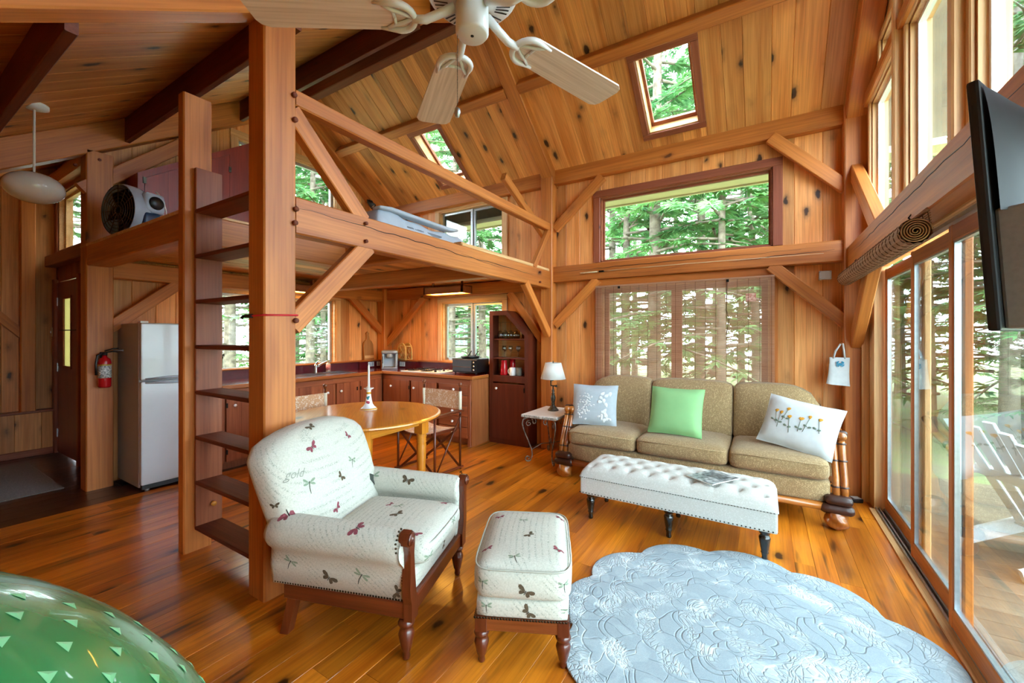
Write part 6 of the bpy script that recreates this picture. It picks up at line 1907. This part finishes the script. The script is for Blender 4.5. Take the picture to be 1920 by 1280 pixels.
# ================================================================ loft things
LZ = 2.286
bf = thing('drum_fan', 'round grey floor fan with blue front panel standing on the loft edge', 'fan', (-4.84, 1.37, LZ), 0)
bf.rotation_euler = (0, 0, math.radians(104))
M['fangrey'] = plain('pale grey plastic', '#aab3bd', .4, noise=.05)
def drum(u, v):
    t = u * 2 * PI
    r = .235 if .1 < v < .9 else .225
    return (-.10 + .12 * v, r * math.cos(t), .25 + r * math.sin(t))
mb = MB().grid(40, 6, drum, closeu=True)
mb.build('drum_ring', 'fangrey', bf)
mb = MB()
for k in range(7):
    rr_ = .04 + k * .03
    mb.tube([(-.10, rr_ * math.cos(2 * PI * j / 32), .25 + rr_ * math.sin(2 * PI * j / 32)) for j in range(32)], .003, 5, closed=True)
for k in range(12):
    t = 2 * PI * k / 12
    mb.tube([(-.098, .03 * math.cos(t), .25 + .03 * math.sin(t)), (-.098, .225 * math.cos(t), .25 + .225 * math.sin(t))], .003, 5)
mb.build('front_grille', plain('bronze grille', '#5f4a2c', .35, .6), bf)
for k in range(5):
    t = 2 * PI * k / 5
    c, s_ = math.cos(t), math.sin(t)
    mb = MB().add([(-.05 + .02 * w_, r * c - w_ * .07 * s_, .25 + r * s_ + w_ * .07 * c) for r in (.03, .2) for w_ in (-1, 1)], [(0, 1, 3, 2), (2, 3, 1, 0)])
    mb.build('fan_blade', 'black', bf)
MB().lathe([(.232, .018), (.225, .035), (.18, .075), (.12, .10), (.05, .108), (0, .108)], 36, (0, 0, .25), axis=0).build('rear_housing', 'fangrey', bf)
MB().rbox((.03, -.195, .125), (.07, .045, .115), .02, 5).build('blue_panel', plain('navy blue plastic', '#1f3b58', .35), bf)
MB().lathe([(0, 0), (.055, 0), (.058, .01), (.045, .025), (0, .03)], 22, (.05, -.255, .33), axis=1).build('control_dial', 'black', bf)
MB().rbox((.05, -.205, .33), (.08, .035, .09), .03, 5).build('control_housing', 'fangrey', bf)
mb = MB()
for k in range(14):
    mb.box((.085, -.17, .16 + k * .017), (.099, -.10, .167 + k * .017))
mb.build('vent_slots', 'black', bf, kind='stuff')
MB().tube([(.12, -.12, .47), (.17, -.14, .42), (.19, -.15, .30), (.17, -.16, .18), (.16, -.15, .30), (.15, -.14, .42)], .006, 6).build('power_cord', 'white', bf)
M['redcup'] = wood('cherry red loft cupboard', '#9c3220', '#7d2315', rough=.38, axis=2, knots=.3, tint=.06, coat=.2)
lc = thing('loft_cupboard', 'cherry red built-in cupboard with a sloped top in the loft', 'cupboard', (-5.13, 1.50, LZ), 0)
LY, zl, zr = 1.04, .72, 1.42
side = [(0, 0), (LY, 0), (LY, zr), (0, zl)]
MB().prism(side, -.34, -.02, lambda a, b, d: (d, a, b)).build('carcass', 'redcup', lc)
mb = MB()
ztop = lambda y: zl + (zr - zl) * y / LY
for (a, b, t0, t1) in ((0, .05, 0, 0), (.80, LY, 0, 0)):
    mb.prism([(a, 0), (b, 0), (b, ztop(b)), (a, ztop(a))], -.02, 0, lambda p, q, d: (d, p, q))
mb.prism([(.05, ztop(.05) - .07), (.80, ztop(.80) - .07), (.80, ztop(.80)), (.05, ztop(.05))], -.02, 0, lambda p, q, d: (d, p, q))
mb.build('face_frame', 'redcup', lc)
for k, (a, b) in enumerate(((.053, .424), (.428, .797))):
    dd = thing('door', None, None, parent=lc)
    for i in range(2):
        p, q = a + (b - a) / 2 * i, a + (b - a) / 2 * (i + 1) - .0015
        MB().prism([(p, .02), (q, .02), (q, ztop(q) - .073), (p, ztop(p) - .073)], -.018, .004, lambda x, y, d: (d, x, y)).build('board', 'redcup', dd)
    hy = .05 if k == 0 else .80
    for zz in ((.30, .66) if k == 0 else (.42, 1.02)):
        MB().box((.003, hy - .012, zz - .03), (.010, hy + .012, zz + .03)).build('hinge', 'lampmetal', dd)
M['bedding'] = plain('pale blue grey comforter', '#b9c2cc', .95, noise=.08, nscale=12, bump=.3)
bd = thing('loft_bed', 'low loft mattress under a rumpled pale grey comforter', 'bed', (-3.9, 3.12, LZ), 0)
MB().rbox((0, 0, .11), (.98, .60, .11), .04, 6).build('mattress', plain('grey mattress ticking', '#7c828a', .9, noise=.1), bd)
def quilt(u, v):
    x, y = -1.02 + 2.04 * u, -.66 + 1.32 * v
    ex_ = max(0, abs(x) - .92) / .10
    ey = max(0, abs(y) - .57) / .09
    z = .275 + .012 * math.sin(x * 11 + y * 5) + .010 * math.sin(y * 17 - x * 4) + .05 * math.exp(-((x - .75) / .22) ** 2) * math.exp(-((y + .45) / .2) ** 2)
    z -= .16 * max(ex_, ey) ** 1.3 + .01 * math.sin(x * 23 + y * 29) * max(ex_, ey)
    return (x, y, max(.06, z))
MB().grid(60, 44, quilt).build('comforter', 'bedding', bd)
MB().rbox((.93, -.05, .315), (.06, .55, .018), .017, 6, warp=lambda p, x, y, z: (p.x, p.y, p.z + .010 * math.sin(p.y * 14))).build('comforter_fold', 'bedding', bd)
tb_ = bar('toe_board', (-2.385, 2.93, 2.262), (-2.385, 4.70, 2.262), .14, .03, 'lightpine', label='pale toe board lying on the loft beam near the sofa wall', cat='board')
sl_ = thing('spot_lamp', 'small black clip-on spot lamp above the loft bed', 'lamp', (-5.30, 4.42, 3.50), 0)
MB().tube([(-.12, 0, .10), (-.05, 0, .08), (0, 0, .06)], .012, 8).build('clip_arm', 'black', sl_)
MB().lathe([(0, .09), (.03, .09), (.035, .06), (.05, -.03), (.046, -.03), (.03, .05), (0, .05)], 18).build('lamp_head', 'black', sl_, rot=(math.radians(25), math.radians(-35), 0))
MB().lathe([(0, -.02), (.042, -.015), (0, .0)], 14).build('lens', 'white', sl_, rot=(math.radians(25), math.radians(-35), 0))
# ================================================================ outdoors
def leaf_mat(name, c1, c2):
    m = bpy.data.materials.new(name)
    m.use_nodes = True
    ns, ln = m.node_tree.nodes, m.node_tree.links
    b = ns['Principled BSDF']
    tc = N(ns, 'ShaderNodeTexCoord')
    nz = N(ns, 'ShaderNodeTexNoise'); nz.inputs['Scale'].default_value = 0.9; nz.inputs['Detail'].default_value = 3
    ln.new(tc.outputs['Object'], nz.inputs['Vector'])
    oi = N(ns, 'ShaderNodeObjectInfo')
    r = ramp(ns, [(.35, hexc(c1)), (.65, hexc(c2))])
    ln.new(nz.outputs[0], r.inputs[0])
    mr = N(ns, 'ShaderNodeMapRange'); mr.inputs[3].default_value = .75; mr.inputs[4].default_value = 1.25
    ln.new(oi.outputs['Random'], mr.inputs[0])
    vm = N(ns, 'ShaderNodeVectorMath', operation='SCALE'); ln.new(r.outputs[0], vm.inputs[0]); ln.new(mr.outputs[0], vm.inputs['Scale'])
    ln.new(vm.outputs[0], b.inputs['Base Color'])
    b.inputs['Roughness'].default_value = .7
    tr = N(ns, 'ShaderNodeBsdfTranslucent'); ln.new(vm.outputs[0], tr.inputs[0])
    mx = N(ns, 'ShaderNodeMixShader'); mx.inputs[0].default_value = .45
    out = ns['Material Output']
    ln.new(b.outputs[0], mx.inputs[1]); ln.new(tr.outputs[0], mx.inputs[2]); ln.new(mx.outputs[0], out.inputs[0])
    return m
M['needles'] = leaf_mat('hemlock needles', '#4c8257', '#84b574')
M['bark'] = plain('rough hemlock bark', '#8a7f72', .95, c2='#5a5148', nscale=9, bump=1.0)
M['ground'] = plain('mossy woodland floor', '#93a668', 1.0, c2='#a3977a', nscale=1.2, bump=.6)
M['deckwood'] = wood('weathered deck boards', '#84745e', '#6a5c4a', rough=.8, knots=.4, tint=.15)
MB().grid(40, 40, lambda u, v: (-45 + 90 * u, -45 + 90 * v, -.75 + .18 * math.sin(u * 23) * math.cos(v * 19) - .0)).build('ground', 'ground', None, 'mossy green woodland ground around the cabin', None, None, 'structure')

def tree_meshes(seed, H, nbr, first, spread, droop):
    r = random.Random(seed)
    tk = MB()
    lean = (r.uniform(-.3, .3), r.uniform(-.3, .3))
    def axis(h): return V3((lean[0] * (h / H) ** 2 * 2, lean[1] * (h / H) ** 2 * 2, h))
    hs = [-1.0, 0.0, .4, 1.5, H * .3, H * .6, H * .85, H]
    rb = .019 * H * .5
    tk.tube([axis(h) for h in hs], [rb * 1.3, rb * 1.15, rb, rb * .92, rb * .7, rb * .42, rb * .18, .01], 10)
    fo = MB()
    br = MB()
    for i in range(nbr):
        f = (i + r.random()) / nbr
        h = first + (H - first) * f ** .9
        az = r.uniform(0, 2 * PI)
        L = spread * (1.05 - f) ** .7 * r.uniform(.65, 1.1) + .25
        o = axis(h)
        d = V3((math.cos(az), math.sin(az), 0))
        sd = V3((-d.y, d.x, 0))
        pts = []
        for k in range(6):
            t = k / 5
            pts.append(o + d * (L * t) + V3((0, 0, .12 * L * t - droop * L * t * t)) + sd * (.06 * L * math.sin(t * 3 + i)))
        br.tube(pts, [max(.006, .022 * (1 - .85 * k / 5) * (L / 2 + .3)) for k in range(6)], 5, cap=False)
        bare = f < .16
        ns_ = int(8 + L * 34)
        if bare: ns_ //= 4
        for k in range(ns_):
            t = r.uniform(.18, 1.0)
            ii = min(4, int(t * 5))
            p = pts[ii].lerp(pts[ii + 1], t * 5 - ii)
            sgn = 1 if r.random() < .5 else -1
            side = (sd * sgn * r.uniform(.5, 1) + d * r.uniform(.2, .8) + V3((0, 0, r.uniform(-.45, .15)))).normalized()
            w_ = (.12 + .075 * L * (1 - t * .6)) * r.uniform(.6, 1.15)
            nrm = (V3((r.uniform(-.5, .5), r.uniform(-.5, .5), 1))).normalized()
            cr = side.cross(nrm).normalized()
            m_ = 3
            for q in range(m_):
                a = side * 1.0 + cr * ((q - (m_ - 1) / 2) * .55)
                a = a.normalized() * w_ * r.uniform(.75, 1.05)
                wd = cr * (w_ * .13)
                b0 = p + side * (.08 * w_ * q)
                e = b0 + a + V3((0, 0, -.10 * w_))
                m1 = b0 + a * .5
                fo.add([b0, m1 + wd, e, m1 - wd], [(0, 1, 2, 3)], False)
    return tk.mesh('trunk', 'bark'), br.mesh('branches', 'bark'), fo.mesh('foliage', 'needles')
VAR = [tree_meshes(101, 17, 120, 1.2, 3.0, .30), tree_meshes(202, 14, 105, 2.2, 2.7, .22), tree_meshes(303, 11, 100, .7, 2.6, .34)]
def ray_x(px, Y_):
    ya = math.radians(31.438)
    k = (px - 960) / 772.16
    dx, dy = -math.sin(ya) + k * math.cos(ya), math.cos(ya) + k * math.sin(ya)
    return Y_ * dx / dy
SPOTS_B = [(1148, 13.5, 0), (1172, 10.5, 1), (1226, 9.2, 0), (1312, 13, 0), (1352, 9.0, 2), (1420, 10.5, 2), (1480, 15, 0), (1080, 16, 1), (1270, 19, 0), (1390, 18, 1), (1190, 22, 0), (960, 15, 0), (846, 9.5, 1), (905, 10.5, 1), (880, 14.5, 2), (800, 13, 0), (770, 18, 1), (1340, 25, 0), (1440, 26, 0)]
k_ = 0
def plant(x, y, v, label, group, s=1.0):
    global k_
    rr = random.Random(k_ * 7 + 1)
    k_ += 1
    t = thing('hemlock_tree', label, 'tree', (x, y, -.75), rr.uniform(0, 6.28), group=group)
    t.scale = (s, s, s * rr.uniform(.9, 1.1))
    for nm_, me in zip(('trunk', 'branches', 'foliage'), VAR[v]):
        o = bpy.data.objects.new(nm_, me)
        COL.objects.link(o)
        o.parent = t
        if nm_ != 'trunk': o['kind'] = 'stuff'
ORD = 'first second third fourth fifth sixth seventh eighth ninth tenth eleventh twelfth thirteenth fourteenth fifteenth sixteenth seventeenth eighteenth nineteenth twentieth twenty-first twenty-second'.split()
KIND = ('tall hemlock', 'slender hemlock', 'bushy hemlock')
def grove(spots, where, group):
    spots = sorted(spots, key=lambda p: math.atan2(p[0], p[1]))
    for i, (x, y, v) in enumerate(spots):
        plant(x, y, v, '%s, %s tree from left %s' % (KIND[v], ORD[i], where), group)
grove([(ray_x(px, y), y, v) for (px, y, v) in SPOTS_B], 'in the woods behind the sofa wall', 'hemlocks beyond the back wall')
grove([(-10.5, 3.2, 1), (-12.5, 5.6, 0), (-14, 2.4, 2), (-16, 6.8, 0), (-18, 4.2, 1), (-20, 7, 0), (-11.5, 7.3, 1), (-13.5, 9.2, 0), (-12.2, 8.2, 2), (-17, 11, 0), (-15, 9.0, 2), (-19, 13.5, 1)], 'beyond the sink window', 'hemlocks beyond the kitchen gable')
grove([(3.6, 10.5, 1), (5.0, 9.2, 2), (4.6, 13, 0), (7.2, 11.5, 2), (6.4, 16, 0), (2.9, 16.5, 2), (9.5, 15, 2), (12.5, 4.5, 0), (4.2, 20, 0), (7.8, 20, 1), (5.6, 12, 2), (3.3, 13.2, 2), (8.5, 17, 2), (6.0, 21, 2)], 'beyond the deck', 'hemlocks beyond the deck')

# deck with chair
dk_ = thing('deck', 'weathered plank deck outside the sliding doors', 'deck', (0, 0, 0), 0, kind='structure')
boards(dk_, (0, 0, -.10), (0, 1, 0), (1, 0, 0), (0, 0, 1), -1.5, 6.2, .96, 3.4, [], .135, .145, .03, 'deckwood', rnd=random.Random(77))
MB().box((.96, -1.5, -.35), (3.4, 6.2, -.135)).build('deck_frame', 'sheath', dk_)
M['adir'] = plain('white painted wood', '#e9ecef', .5, noise=.04)
ad_ = thing('adirondack_chair', 'white slatted deck chair outside the sliding doors', 'chair', (1.74, 4.25, -.10), math.radians(20))
for s in (-1, 1):
    bar('front_leg', (.30, s * .28, 0), (.30, s * .28, .52), .03, .09, 'adir', up=(1, 0, 0), parent=ad_)
    bar('side_rail', (.36, s * .255, .34), (-.48, s * .255, .03), .03, .11, 'adir', parent=ad_)
    bar('armrest', (-.36, s * .33, .54), (.42, s * .33, .54), .13, .025, 'adir', parent=ad_)
for k in range(6):
    x = .34 - k * .085
    bar('seat_slat', (x, -.27, .36 - k * .033), (x, .27, .36 - k * .033), .07, .02, 'adir', parent=ad_)
for k in range(5):
    y = -.20 + k * .10
    bar('back_slat', (-.10, y, .20), (-.46, y * 1.15, .95 - .05 * abs(k - 2)), .088, .02, 'adir', up=(1, 0, .4), parent=ad_)
bar('back_brace', (-.30, -.30, .56), (-.30, .30, .56), .03, .07, 'adir', parent=ad_)
# neighbouring cabin seen through the kitchen window
nb = thing('cabin', 'pale green neighbouring cabin glimpsed through the kitchen counter window', 'building', (-17.6, 22.5, -.75), math.radians(38))
MB().box((-3, -2, 0), (3, 2, 3.4)).prism([(-3.3, 3.3), (3.3, 3.3), (0, 5.6)], -2.3, 2.3, lambda a, b, d: (a, d, b)).build('cabin_wall', plain('pale green siding', '#9fb09a', .8, noise=.1), nb)
for x in (-1.7, .0, 1.7):
    w_ = MB().box((x - .65, -2.06, 1.4), (x + .65, -2.0, 3.0)).build('window', plain('pale reflecting pane', '#8fa3a8', .3), nb)
    mb = MB()
    for k in range(5): mb.box((x - .68 + k * .325, -2.1, 1.38), (x - .62 + k * .325, -2.05, 3.02))
    for k in range(4): mb.box((x - .68, -2.1, 1.38 + k * .53), (x + .68, -2.05, 1.44 + k * .53))
    mb.build('muntins', 'adir', w_)
